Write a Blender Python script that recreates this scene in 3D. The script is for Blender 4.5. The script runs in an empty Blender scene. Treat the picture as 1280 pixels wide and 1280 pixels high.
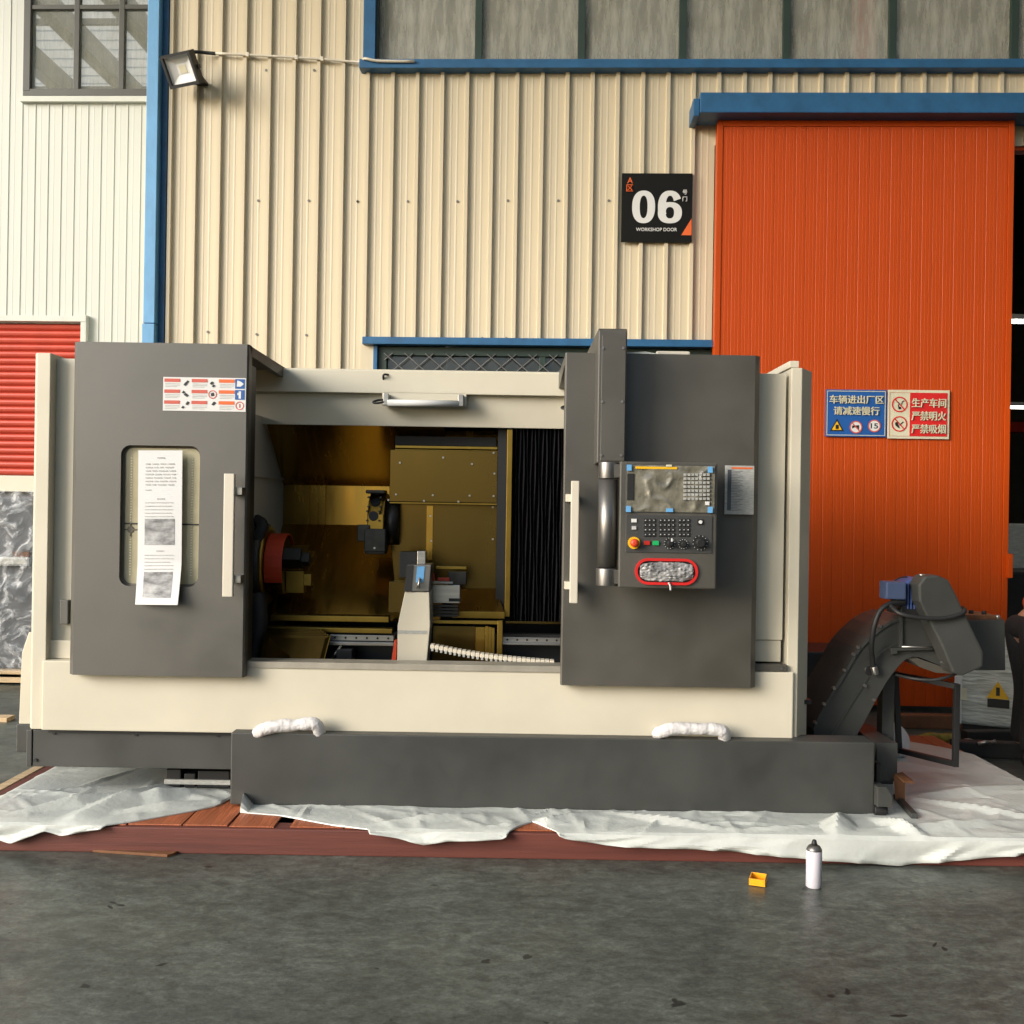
import bpy, bmesh, math, random
from mathutils import Vector, Matrix, noise
random.seed(7)
rad = math.radians
scene = bpy.context.scene
COL = scene.collection

# ------------------------------------------------------------------ camera
F = 1250.0            # focal length in photo pixels (1280 px frame)
CAMZ = 1.55
ROLL = rad(0.9)
cd = bpy.data.cameras.new('camera'); cd.sensor_width = 36; cd.sensor_fit = 'HORIZONTAL'
cd.lens = F / 1280 * 36; cd.clip_start = 0.05; cd.clip_end = 500
cam = bpy.data.objects.new('camera', cd); COL.objects.link(cam)
cam.matrix_world = Matrix.Translation((0, 0, CAMZ)) @ Matrix.Rotation(rad(90), 4, 'X') @ Matrix.Rotation(ROLL, 4, 'Z')
scene.camera = cam

# ------------------------------------------------------------------ light
SUN_EL, SUN_AZ = 20, 56          # azimuth: degrees to the left of straight behind the camera
w = bpy.data.worlds.new('World'); scene.world = w; w.use_nodes = True
wn = w.node_tree; bg = wn.nodes['Background']
sky = wn.nodes.new('ShaderNodeTexSky'); sky.sky_type = 'NISHITA'; sky.sun_disc = False
sd = Vector((-math.sin(rad(SUN_AZ)) * math.cos(rad(SUN_EL)), -math.cos(rad(SUN_AZ)) * math.cos(rad(SUN_EL)), math.sin(rad(SUN_EL))))
sky.sun_elevation = rad(SUN_EL); sky.sun_rotation = math.atan2(sd.x, sd.y)
sky.air_density = 1.0; sky.dust_density = 1.5; sky.ozone_density = 1.0
wn.links.new(sky.outputs[0], bg.inputs['Color']); bg.inputs['Strength'].default_value = 0.15
sl = bpy.data.lights.new('sun', 'SUN'); sl.energy = 2.7; sl.angle = rad(30); sl.color = (1.0, 0.97, 0.93)
so = bpy.data.objects.new('sun', sl); COL.objects.link(so)
so.rotation_euler = (-sd).to_track_quat('-Z', 'Y').to_euler(); so.location = sd * 40
vs = scene.view_settings
vs.view_transform = 'Standard'; vs.look = 'None'; vs.gamma = 1; vs.use_curve_mapping = False
vs.exposure = 0.7
scene.render.engine = 'CYCLES'
scene.cycles.use_denoising = True
scene.cycles.max_bounces = 8; scene.cycles.transparent_max_bounces = 12
scene.cycles.caustics_reflective = False; scene.cycles.caustics_refractive = False
scene.cycles.sample_clamp_indirect = 6

# ------------------------------------------------------------------ measuring helpers
CR, SR = math.cos(ROLL), math.sin(ROLL)
def un(u, v):
    du, dv = u - 640, v - 640
    return du * CR + dv * SR, -du * SR + dv * CR
def at(u, v, Y):
    a, b = un(u, v)
    return Vector((a * Y / F, Y, CAMZ - b * Y / F))
def R(u0, v0, u1, v1, Y):
    um, vm = (u0 + u1) / 2, (v0 + v1) / 2
    return at(u0, vm, Y).x, at(u1, vm, Y).x, at(um, v1, Y).z, at(um, v0, Y).z   # x0 x1 z0 z1
YAW = rad(2.06); WY = 8.2
def wp(u, v, off=0.0):
    """photo point -> (s, z) on the yawed workshop wall plane, off metres behind its face"""
    a, b = un(u, v); a /= F; b /= F
    Y0 = WY + off
    # plane: x = s cos + off sin ; y = WY - s sin + off cos
    s = (a * (WY + off * math.cos(YAW)) - off * math.sin(YAW)) / (math.cos(YAW) + a * math.sin(YAW))
    y = WY - s * math.sin(YAW) + off * math.cos(YAW)
    return s, CAMZ - b * y
def WR(u0, v0, u1, v1, off=0.0):
    um, vm = (u0 + u1) / 2, (v0 + v1) / 2
    return wp(u0, vm, off)[0], wp(u1, vm, off)[0], wp(um, v1, off)[1], wp(um, v0, off)[1]

# ------------------------------------------------------------------ materials
def srgb(r, g, b):
    f = lambda c: (c / 255 / 12.92) if c <= 10 else ((c / 255 + 0.055) / 1.055) ** 2.4
    return (f(r), f(g), f(b))
def mat(name, col, rough=0.5, metal=0.0, var=0.12, scale=3.0, bump=0.0, bscale=40.0, col2=None, detail=5, stretch=None,
        spec=0.5, alpha=1.0, rvar=0.0, coat=0.0, trans=0.0, fine=0.0):
    m = bpy.data.materials.new(name); m.use_nodes = True
    nt = m.node_tree; N = nt.nodes; L = nt.links
    p = N['Principled BSDF']
    p.inputs['Roughness'].default_value = rough; p.inputs['Metallic'].default_value = metal
    p.inputs['Specular IOR Level'].default_value = spec
    p.inputs['Alpha'].default_value = alpha
    if coat: p.inputs['Coat Weight'].default_value = coat; p.inputs['Coat Roughness'].default_value = 0.15
    if trans: p.inputs['Transmission Weight'].default_value = trans
    tc = N.new('ShaderNodeTexCoord'); mp = N.new('ShaderNodeMapping')
    L.new(tc.outputs['Object'], mp.inputs['Vector'])
    if stretch: mp.inputs['Scale'].default_value = stretch
    ns = N.new('ShaderNodeTexNoise'); ns.inputs['Scale'].default_value = scale; ns.inputs['Detail'].default_value = detail
    ns.inputs['Roughness'].default_value = 0.6
    L.new(mp.outputs[0], ns.inputs['Vector'])
    rp = N.new('ShaderNodeValToRGB'); rp.color_ramp.elements[0].position = 0.3; rp.color_ramp.elements[1].position = 0.7
    c2 = col2 or tuple(min(1, c * (1 + var)) for c in col)
    c1 = tuple(c * (1 - var) for c in col)
    rp.color_ramp.elements[0].color = (*c1, 1); rp.color_ramp.elements[1].color = (*c2, 1)
    L.new(ns.outputs['Fac'], rp.inputs[0]); L.new(rp.outputs[0], p.inputs['Base Color'])
    if rvar:
        mr = N.new('ShaderNodeMapRange'); mr.inputs[3].default_value = max(0, rough - rvar); mr.inputs[4].default_value = min(1, rough + rvar)
        mr.inputs[1].default_value = 0.3; mr.inputs[2].default_value = 0.7
        L.new(ns.outputs['Fac'], mr.inputs[0]); L.new(mr.outputs[0], p.inputs['Roughness'])
    if bump:
        b = N.new('ShaderNodeBump'); b.inputs['Strength'].default_value = bump; b.inputs['Distance'].default_value = 0.02
        n2 = N.new('ShaderNodeTexNoise'); n2.inputs['Scale'].default_value = bscale; n2.inputs['Detail'].default_value = 4
        L.new(mp.outputs[0], n2.inputs['Vector']); L.new(n2.outputs['Fac'], b.inputs['Height'])
        L.new(b.outputs[0], p.inputs['Normal'])
    return m
def emis(name, col, s):
    m = bpy.data.materials.new(name); m.use_nodes = True; N = m.node_tree.nodes
    p = N['Principled BSDF']; p.inputs['Base Color'].default_value = (*col, 1)
    p.inputs['Emission Color'].default_value = (*col, 1); p.inputs['Emission Strength'].default_value = s
    return m
M = {}
V = (1, 1, 0.08)
M['beige'] = mat('beige_sheet_steel', (0.575, 0.50, 0.355), 0.42, var=0.10, scale=6, stretch=(1, 1, 0.12))
M['white_wall'] = mat('white_sheet_steel', (0.515, 0.525, 0.465), 0.45, var=0.05, scale=5, stretch=(1, 1, 0.12))
M['orange'] = mat('orange_painted_steel', (0.46, 0.058, 0.003), 0.45, spec=0.25, var=0.10, scale=2.2, stretch=(1, 1, 0.25))
M['blue'] = mat('blue_painted_steel', (0.018, 0.10, 0.225), 0.45, var=0.18, scale=7)
M['blue_lit'] = mat('blue_steel_lit_face', (0.11, 0.30, 0.52), 0.5, var=0.14, scale=7, stretch=(1, 1, 0.4))  # lighter copy of the blue: lit column face put into the colour
M['green'] = mat('dark_green_frame', (0.02, 0.04, 0.03), 0.5)
M['greyframe'] = mat('grey_window_frame', (0.055, 0.055, 0.045), 0.5)
M['cream'] = mat('cream_powder_coat', (0.585, 0.54, 0.425), 0.40, rvar=0.08, var=0.05, scale=2.0, bump=0.02, bscale=300)
M['char'] = mat('charcoal_powder_coat', (0.052, 0.0465, 0.035), 0.48, spec=1.0, var=0.16, scale=2.2, bump=0.05, bscale=300, rvar=0.12, detail=8)
M['base'] = mat('grey_base_paint', (0.036, 0.037, 0.033), 0.5, spec=0.6, var=0.20, scale=2.5, bump=0.06, bscale=220, rvar=0.12, detail=8)
M['black'] = mat('black_rubber', (0.010, 0.010, 0.010), 0.6)
M['blackmetal'] = mat('black_painted_metal', (0.012, 0.012, 0.012), 0.45)
M['bellows'] = mat('black_bellows_fabric', (0.012, 0.012, 0.014), 0.5)
M['brass'] = mat('oiled_amber_steel', (0.40, 0.235, 0.045), 0.22, 0.92, var=0.16, scale=3, stretch=(4, 1, 0.6), rvar=0.08)
M['brass2'] = mat('oiled_dark_amber_steel', (0.125, 0.078, 0.018), 0.22, 0.88, var=0.10, scale=2.5, stretch=(2, 1, 0.6), rvar=0.06)
M['gold'] = mat('yellow_tinted_steel', (0.30, 0.19, 0.035), 0.30, 0.85, var=0.15, scale=6)
M['steel'] = mat('brushed_steel', (0.42, 0.40, 0.37), 0.34, 0.95, var=0.15, scale=8, stretch=(0.3, 1, 8))
M['chrome'] = mat('satin_steel_tube', (0.20, 0.19, 0.175), 0.40, 0.9, var=0.12, scale=6)
M['toolsteel'] = mat('dark_tool_steel', (0.035, 0.033, 0.03), 0.4, 0.6, var=0.3, scale=20)
M['sill'] = mat('worn_steel_sill', (0.36, 0.33, 0.27), 0.42, 0.35, var=0.18, scale=4, stretch=(1.5, 1, 1))
M['handle'] = mat('cream_handle_metal', (0.60, 0.55, 0.45), 0.35, var=0.03)
M['red'] = mat('red_paint', (0.42, 0.02, 0.012), 0.4)
M['redplastic'] = mat('orange_red_plastic', (0.52, 0.045, 0.012), 0.45)
M['yellow'] = mat('yellow_plastic', (0.75, 0.42, 0.01), 0.4)
M['amberplastic'] = mat('amber_plastic_tray', (0.80, 0.36, 0.008), 0.4, var=0.06)
M['greenp'] = mat('green_button', (0.01, 0.35, 0.10), 0.4)
M['whitep'] = mat('white_print', (0.64, 0.64, 0.62), 0.5, var=0.02)
M['blackp'] = mat('black_print', (0.012, 0.012, 0.011), 0.5)
M['signblack'] = mat('black_sign_board', (0.008, 0.008, 0.007), 0.5, spec=0.15)
M['orangep'] = mat('orange_print', (0.68, 0.12, 0.02), 0.5)
M['bluep'] = mat('blue_sign_print', (0.012, 0.085, 0.30), 0.45)
M['redp'] = mat('red_sign_print', (0.55, 0.016, 0.014), 0.45)
M['pinkp'] = mat('faded_red_print', (0.52, 0.09, 0.06), 0.5)
M['olivep'] = mat('olive_cream_print', (0.58, 0.55, 0.40), 0.5)
M['greyp'] = mat('grey_print', (0.42, 0.42, 0.41), 0.6, var=0.2, scale=60)
M['tape'] = mat('blue_tape', (0.12, 0.34, 0.62), 0.5)
M['paper'] = mat('white_paper', (0.66, 0.66, 0.65), 0.7, var=0.02)
M['photo'] = mat('grey_printed_photo', (0.10, 0.10, 0.10), 0.6, var=0.5, scale=13, col2=(0.50, 0.50, 0.50), detail=7, stretch=(1, 1, 2.2))
M['foam'] = mat('white_foam_wrap', (0.60, 0.58, 0.57), 0.6, var=0.10, scale=14, bump=0.6, bscale=30)
M['film'] = mat('olive_film_on_glass', (0.42, 0.38, 0.25), 0.16, var=0.14, scale=5, spec=0.6)
M['filmedge'] = mat('brown_window_gasket', (0.10, 0.085, 0.06), 0.5)
M['display'] = mat('filmed_display', (0.16, 0.15, 0.115), 0.2, var=0.3, scale=18, bump=0.5, bscale=14, coat=0.6)
M['panelgrey'] = mat('dark_panel_grey', (0.045, 0.045, 0.043), 0.5)
M['silverbag'] = mat('crumpled_silver_bag', (0.20, 0.195, 0.19), 0.3, 0.1, var=0.8, scale=14, bump=0.2, bscale=20, col2=(0.5, 0.49, 0.48))
M['plate'] = mat('printed_metal_plate', (0.40, 0.40, 0.37), 0.45, 0.2, var=0.25, scale=40, stretch=(1, 1, 6))
M['motor'] = mat('blue_motor_paint', (0.04, 0.075, 0.22), 0.42, var=0.15, scale=10)
M['motorbox'] = mat('slate_blue_terminal_box', (0.045, 0.065, 0.125), 0.45)
M['wood'] = mat('red_brown_stained_wood', (0.120, 0.032, 0.022), 0.62, var=0.22, scale=5, stretch=(0.25, 5, 5), bump=0.08, bscale=25)
M['woodtop'] = mat('orange_brown_stained_wood', (0.34, 0.095, 0.035), 0.5, var=0.3, scale=7, stretch=(5, 0.4, 5), bump=0.25, bscale=25)
M['rawwood'] = mat('raw_pine_wood', (0.52, 0.38, 0.22), 0.7, var=0.25, scale=8, stretch=(0.5, 5, 5), bump=0.2)
M['card'] = mat('brown_cardboard', (0.16, 0.065, 0.025), 0.7, var=0.3, scale=8)
M['can'] = mat('white_spray_can', (0.58, 0.56, 0.61), 0.3, var=0.03)
M['wrapw'] = mat('white_stretch_wrap', (0.50, 0.52, 0.47), 0.30, var=0.25, scale=9, stretch=(1, 1, 6), bump=0.5, bscale=10)
M['wrapd'] = mat('grey_machine_paint', (0.065, 0.07, 0.078), 0.5, var=0.3, scale=3)
M['darkstuff'] = mat('grimy_black_steel', (0.016, 0.015, 0.013), 0.55, var=0.4, scale=8)
M['trousers'] = mat('black_cotton', (0.010, 0.010, 0.010), 0.85, bump=0.2, bscale=60)
M['skin'] = mat('skin', (0.45, 0.24, 0.15), 0.5, var=0.06)
M['jacket'] = mat('orange_work_cloth', (0.55, 0.07, 0.015), 0.8, bump=0.15, bscale=80)
M['roofsheet'] = mat('pale_roof_sheet', (0.42, 0.42, 0.38), 0.55, var=0.08, scale=1)
def translucent(name, col, f):
    m = bpy.data.materials.new(name); m.use_nodes = True; nt = m.node_tree; N = nt.nodes; L = nt.links
    p = N['Principled BSDF']; p.inputs['Base Color'].default_value = (*col, 1); p.inputs['Roughness'].default_value = 0.6
    t = N.new('ShaderNodeBsdfTranslucent'); t.inputs[0].default_value = (*col, 1); mx = N.new('ShaderNodeMixShader'); mx.inputs[0].default_value = f
    L.new(p.outputs[0], mx.inputs[1]); L.new(t.outputs[0], mx.inputs[2]); L.new(mx.outputs[0], N['Material Output'].inputs['Surface'])
    return m
M['skylight'] = translucent('translucent_roof_sheet', (0.90, 0.85, 0.72), 0.6)
M['rafter'] = mat('grey_rafter_paint', (0.14, 0.14, 0.14), 0.55)
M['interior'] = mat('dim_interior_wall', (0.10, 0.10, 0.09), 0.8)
M['shutter'] = mat('red_roller_shutter', (0.50, 0.065, 0.035), 0.42, var=0.10, scale=4)
M['tube'] = emis('lit_tube', (1.0, 0.97, 0.9), 6.0)

def glass(name, tint, alpha, rough, dust=0.5, bands=False):
    m = bpy.data.materials.new(name); m.use_nodes = True
    nt = m.node_tree; N = nt.nodes; L = nt.links; p = N['Principled BSDF']
    p.inputs['Roughness'].default_value = rough; p.inputs['Specular IOR Level'].default_value = 0.9
    tc = N.new('ShaderNodeTexCoord'); mp = N.new('ShaderNodeMapping'); mp.inputs['Scale'].default_value = (2.6, 1, 0.4)
    ns = N.new('ShaderNodeTexNoise'); ns.inputs['Scale'].default_value = 5; ns.inputs['Detail'].default_value = 10; ns.inputs['Roughness'].default_value = 0.68
    L.new(tc.outputs['Object'], mp.inputs[0]); L.new(mp.outputs[0], ns.inputs['Vector'])
    rp = N.new('ShaderNodeValToRGB'); rp.color_ramp.elements[0].position = 0.3; rp.color_ramp.elements[1].position = 0.75
    rp.color_ramp.elements[0].color = (*(c * (1 - dust * 0.5) for c in tint), 1); rp.color_ramp.elements[1].color = (*(min(1, c * (1 + dust * 0.5)) for c in tint), 1)
    L.new(ns.outputs['Fac'], rp.inputs[0]); L.new(rp.outputs[0], p.inputs['Base Color'])
    mr = N.new('ShaderNodeMapRange'); mr.inputs[1].default_value = 0.3; mr.inputs[2].default_value = 0.75
    mr.inputs[3].default_value = alpha - 0.12; mr.inputs[4].default_value = min(1, alpha + 0.12)
    L.new(ns.outputs['Fac'], mr.inputs[0]); L.new(mr.outputs[0], p.inputs['Alpha'])
    return m
M['dustglass'] = glass('dusty_window_glass', (0.50, 0.50, 0.43), 0.46, 0.06)
M['leftglass'] = glass('faintly_dusty_glass', (0.30, 0.30, 0.25), 0.25, 0.03, 0.3)
M['darkglass'] = glass('dark_window_glass', (0.035, 0.035, 0.03), 0.6, 0.12)
def filmwrap():
    m = bpy.data.materials.new('clear_wrinkled_film'); m.use_nodes = True
    nt = m.node_tree; N = nt.nodes; L = nt.links; p = N['Principled BSDF']
    p.inputs['Base Color'].default_value = (0.75, 0.77, 0.78, 1); p.inputs['Roughness'].default_value = 0.22
    tc = N.new('ShaderNodeTexCoord'); ns = N.new('ShaderNodeTexNoise'); ns.inputs['Scale'].default_value = 5; ns.inputs['Detail'].default_value = 5; ns.inputs['Distortion'].default_value = 2.5
    L.new(tc.outputs['Object'], ns.inputs['Vector'])
    mr = N.new('ShaderNodeMapRange'); mr.inputs[1].default_value = 0.45; mr.inputs[2].default_value = 0.68; mr.inputs[3].default_value = 0.06; mr.inputs[4].default_value = 0.55
    L.new(ns.outputs['Fac'], mr.inputs[0]); L.new(mr.outputs[0], p.inputs['Alpha'])
    b = N.new('ShaderNodeBump'); b.inputs['Strength'].default_value = 0.9; b.inputs['Distance'].default_value = 0.05
    L.new(ns.outputs['Fac'], b.inputs['Height']); L.new(b.outputs[0], p.inputs['Normal'])
    return m
M['clearfilm'] = filmwrap()
def sheetmat():
    m = mat('white_woven_plastic_sheet', (0.54, 0.56, 0.52), 0.33, var=0.12, scale=3, bump=0.12, bscale=40, spec=0.5)
    return m
M['sheet'] = sheetmat()
def floormat():
    m = bpy.data.materials.new('worn_concrete_floor'); m.use_nodes = True
    nt = m.node_tree; N = nt.nodes; L = nt.links; p = N['Principled BSDF']
    tc = N.new('ShaderNodeTexCoord')
    def nz(scale, detail=6, dist=0.0, st=(1, 1, 1), rough=0.6):
        mp = N.new('ShaderNodeMapping'); mp.inputs['Scale'].default_value = st; L.new(tc.outputs['Object'], mp.inputs[0])
        n = N.new('ShaderNodeTexNoise'); n.inputs['Scale'].default_value = scale; n.inputs['Detail'].default_value = detail
        n.inputs['Distortion'].default_value = dist; n.inputs['Roughness'].default_value = rough
        L.new(mp.outputs[0], n.inputs['Vector']); return n.outputs['Fac']
    def ramp(fac, a, b, ca, cb):
        r = N.new('ShaderNodeValToRGB'); r.color_ramp.elements[0].position = a; r.color_ramp.elements[1].position = b
        r.color_ramp.elements[0].color = (*ca, 1); r.color_ramp.elements[1].color = (*cb, 1); L.new(fac, r.inputs[0]); return r.outputs[0]
    def mul(c, d, f=1.0):
        x = N.new('ShaderNodeMix'); x.data_type = 'RGBA'; x.blend_type = 'MULTIPLY'; x.inputs[0].default_value = f
        L.new(c, x.inputs[6]); L.new(d, x.inputs[7]); return x.outputs[2]
    base = ramp(nz(0.9, 7, 0.4), 0.3, 0.7, (0.056, 0.064, 0.053), (0.135, 0.150, 0.127))
    fine = ramp(nz(14, 8, 0.6, (1, 1.6, 1)), 0.35, 0.65, (0.68,) * 3, (1.2,) * 3)
    scr = ramp(nz(3.2, 9, 2.2, (0.9, 1.5, 1), 0.72), 0.42, 0.62, (0.62,) * 3, (1.12,) * 3)
    spots = ramp(nz(4.5, 3, 0.5), 0.685, 0.70, (1, 1, 1), (0.16,) * 3)
    grit = ramp(nz(70, 2), 0.70, 0.73, (1, 1, 1), (0.35,) * 3)
    sharp = ramp(nz(48, 10, 0.8, (1, 1.4, 1), 0.75), 0.38, 0.62, (0.70,) * 3, (1.22,) * 3)
    c = mul(mul(mul(mul(mul(base, fine), scr, 0.8), spots), grit, 0.8), sharp)
    L.new(c, p.inputs['Base Color'])
    mr = N.new('ShaderNodeMapRange'); mr.inputs[1].default_value = 0.3; mr.inputs[2].default_value = 0.7; mr.inputs[3].default_value = 0.30; mr.inputs[4].default_value = 0.50
    L.new(nz(2.5, 8, 1.0), mr.inputs[0]); L.new(mr.outputs[0], p.inputs['Roughness'])
    b = N.new('ShaderNodeBump'); b.inputs['Strength'].default_value = 0.12; b.inputs['Distance'].default_value = 0.01
    L.new(nz(30, 6), b.inputs['Height']); L.new(b.outputs[0], p.inputs['Normal'])
    return m
M['floor'] = floormat()

# ------------------------------------------------------------------ mesh helpers
WO = {}          # world (or thing-local) origin of each object
class MB:
    def __init__(s): s.bm = bmesh.new()
    def quad(s, *pts):
        s.bm.faces.new([s.bm.verts.new(p) for p in pts]); return s
    def box(s, x0, x1, y0, y1, z0, z1):
        v = [s.bm.verts.new(p) for p in ((x0,y0,z0),(x1,y0,z0),(x1,y1,z0),(x0,y1,z0),(x0,y0,z1),(x1,y0,z1),(x1,y1,z1),(x0,y1,z1))]
        for f in ((0,3,2,1),(4,5,6,7),(0,1,5,4),(1,2,6,5),(2,3,7,6),(3,0,4,7)): s.bm.faces.new([v[i] for i in f])
        return s
    def prism(s, front, off):
        """front: list of 3D points (one planar face), off: extrusion vector"""
        off = Vector(off); a = [s.bm.verts.new(p) for p in front]; b = [s.bm.verts.new(Vector(p) + off) for p in front]
        n = len(a); s.bm.faces.new(a); s.bm.faces.new(b[::-1])
        for i in range(n): s.bm.faces.new((a[i], b[i], b[(i+1) % n], a[(i+1) % n]))
        return s
    def cyl(s, p0, p1, r0, r1=None, seg=20, cap=True):
        p0, p1 = Vector(p0), Vector(p1); r1 = r0 if r1 is None else r1
        d = (p1 - p0).normalized(); u = d.orthogonal().normalized(); w_ = d.cross(u)
        a, b = [], []
        for i in range(seg):
            t = 2 * math.pi * i / seg; q = u * math.cos(t) + w_ * math.sin(t)
            a.append(s.bm.verts.new(p0 + q * r0)); b.append(s.bm.verts.new(p1 + q * r1))
        for i in range(seg):
            f = s.bm.faces.new((a[i], a[(i+1) % seg], b[(i+1) % seg], b[i])); f.smooth = True
        if cap: s.bm.faces.new(a[::-1]); s.bm.faces.new(b)
        return s
    def tube(s, pts, r, seg=10, sub=6):
        P = [Vector(p) for p in pts]
        if sub > 1 and len(P) > 2:
            out = []
            for i in range(len(P) - 1):
                p0 = P[max(i-1, 0)]; p1 = P[i]; p2 = P[i+1]; p3 = P[min(i+2, len(P)-1)]
                for k in range(sub):
                    t = k / sub
                    out.append(0.5 * ((2*p1) + (p2-p0)*t + (2*p0-5*p1+4*p2-p3)*t*t + (3*p1-p0-3*p2+p3)*t**3))
            out.append(P[-1]); P = out
        rings = []; u = None
        for i, p in enumerate(P):
            d = (P[min(i+1, len(P)-1)] - P[max(i-1, 0)]).normalized()
            u = d.orthogonal().normalized() if u is None else (u - d * u.dot(d)).normalized()
            w_ = d.cross(u); rr = r(i / (len(P)-1)) if callable(r) else r
            rings.append([s.bm.verts.new(p + (u * math.cos(2*math.pi*k/seg) + w_ * math.sin(2*math.pi*k/seg)) * rr) for k in range(seg)])
        for a, b in zip(rings, rings[1:]):
            for k in range(seg):
                f = s.bm.faces.new((a[k], a[(k+1) % seg], b[(k+1) % seg], b[k])); f.smooth = True
        s.bm.faces.new(rings[0][::-1]); s.bm.faces.new(rings[-1])
        return s
    def lathe(s, base, prof, seg=28, axis='Z'):
        rings = []
        for r, h in prof:
            ring = []
            for k in range(seg):
                t = 2*math.pi*k/seg; c, q = r*math.cos(t), r*math.sin(t)
                off = (c, q, h) if axis == 'Z' else ((h, c, q) if axis == 'X' else (c, h, q))
                ring.append(s.bm.verts.new(Vector(base) + Vector(off)))
            rings.append(ring)
        for a, b in zip(rings, rings[1:]):
            for k in range(seg):
                f = s.bm.faces.new((a[k], a[(k+1) % seg], b[(k+1) % seg], b[k])); f.smooth = True
        s.bm.faces.new(rings[0][::-1]); s.bm.faces.new(rings[-1])
        return s
    def ngon_xz(s, pts, y, off):
        return s.prism([(x, y, z) for x, z in pts], (0, off, 0))
    def mesh(s, name, bevel=0.0, seg=2, ang=35):
        bm = s.bm
        bmesh.ops.recalc_face_normals(bm, faces=bm.faces)
        if bevel:
            ed = [e for e in bm.edges if len(e.link_faces) == 2 and e.calc_face_angle(0) > rad(ang)]
            if ed: bmesh.ops.bevel(bm, geom=ed, offset=bevel, segments=seg, affect='EDGES', profile=0.6, clamp_overlap=True)
        me = bpy.data.meshes.new(name); bm.to_mesh(me); bm.free(); return me
    def build(s, name, m, parent=None, bevel=0.0, seg=2, smooth=False, ang=35, origin=None):
        me = s.mesh(name, bevel, seg, ang)
        xs = [v.co for v in me.vertices]
        if origin is None:
            lo = Vector((min(c.x for c in xs), min(c.y for c in xs), min(c.z for c in xs))); hi = Vector((max(c.x for c in xs), max(c.y for c in xs), max(c.z for c in xs)))
            c = (lo + hi) / 2
            if parent is None: c.z = lo.z
        else: c = Vector(origin)
        me.transform(Matrix.Translation(-c))
        if smooth:
            for p in me.polygons: p.use_smooth = True
        return link(name, me, m, parent, c)
def link(name, me, m, parent, c):
    o = bpy.data.objects.new(name, me); COL.objects.link(o)
    if m and not me.materials: me.materials.append(M[m] if isinstance(m, str) else m)
    c = Vector(c); WO[o] = c
    if parent is not None:
        o.parent = parent; o.location = c - WO[parent]
    else: o.location = c
    return o
def thing(name, label, cat, loc, rz=0.0, group=None, local=False):
    o = bpy.data.objects.new(name, None); COL.objects.link(o); o.location = loc; o.rotation_euler = (0, 0, rz)
    o.empty_display_size = 0.1
    o['label'] = label; o['category'] = cat
    if group: o['group'] = group
    WO[o] = Vector((0, 0, 0)) if local else Vector(loc)
    return o
def tag(o, label, cat, group=None):
    o['label'] = label; o['category'] = cat
    if group: o['group'] = group
    return o
def struct(o): o['kind'] = 'structure'; return o
def boxp(name, m, parent, x0, x1, y0, y1, z0, z1, bevel=0.004):
    return MB().box(x0, x1, y0, y1, z0, z1).build(name, m, parent, bevel)
def rbox(name, m, parent, u0, v0, u1, v1, Y, depth, bevel=0.004):
    x0, x1, z0, z1 = R(u0, v0, u1, v1, Y)
    return boxp(name, m, parent, x0, x1, Y, Y + depth, z0, z1, bevel)
def text_mesh(s, size, bold=0.0, align='CENTER'):
    c = bpy.data.curves.new('t', 'FONT'); c.body = s; c.size = size; c.align_x = align; c.offset = bold; c.resolution_u = 6
    c.fill_mode = 'BOTH'; c.extrude = 0.0006
    o = bpy.data.objects.new('t', c); COL.objects.link(o)
    dg = bpy.context.evaluated_depsgraph_get(); dg.update()
    me = bpy.data.meshes.new_from_object(o.evaluated_get(dg))
    bpy.data.objects.remove(o); bpy.data.curves.remove(c)
    return me
def text(name, s, m, parent, x0, x1, y, z0, z1, bold=0.0, fit=True):
    """stand the word upright facing -y, fitted into the rectangle x0..x1, z0..z1"""
    cjk = any(ord(c) > 0x2E80 for c in s)
    me = text_mesh(s, 1.0, 0.0 if cjk else bold); me.materials.clear()
    if cjk and bold:
        bm = bmesh.new(); k = 0
        for ox, oy in ((-1, -0.6), (1, -0.6), (-1, 0.6), (1, 0.6), (0, 0)):
            n0 = len(bm.verts); bm.from_mesh(me); bm.verts.ensure_lookup_table()
            for v in bm.verts[n0:]: v.co += Vector((ox * bold, oy * bold, 0.0022 * k))
            k += 1
        bm.to_mesh(me); bm.free()
    xs = [v.co.x for v in me.vertices]; ys = [v.co.y for v in me.vertices]
    if not xs: return None
    lx, hx, ly, hy = min(xs), max(xs), min(ys), max(ys)
    sx = (x1 - x0) / (hx - lx); sz = (z1 - z0) / (hy - ly)
    for v in me.vertices:
        X, Yy, Z = v.co
        v.co = ((X - (lx + hx) / 2) * sx, -Z, (Yy - (ly + hy) / 2) * sz)
    me.flip_normals() if False else None
    return link(name, me, m, parent, ((x0 + x1) / 2, y, (z0 + z1) / 2))
def disc(name, m, parent, x, y, z, r, h=0.002, seg=28, r_in=None):
    if r_in is None:
        return MB().cyl((x, y, z), (x, y - h, z), r, seg=seg).build(name, m, parent)
    mb = MB(); bm = mb.bm; rings = []
    for (rr, yy) in ((r, y), (r, y - h), (r_in, y - h), (r_in, y)):
        rings.append([bm.verts.new((x + rr*math.cos(2*math.pi*k/seg), yy, z + rr*math.sin(2*math.pi*k/seg))) for k in range(seg)])
    for i in range(4):
        a, b = rings[i], rings[(i+1) % 4]
        for k in range(seg): bm.faces.new((a[k], a[(k+1) % seg], b[(k+1) % seg], b[k]))
    return mb.build(name, m, parent)
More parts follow.
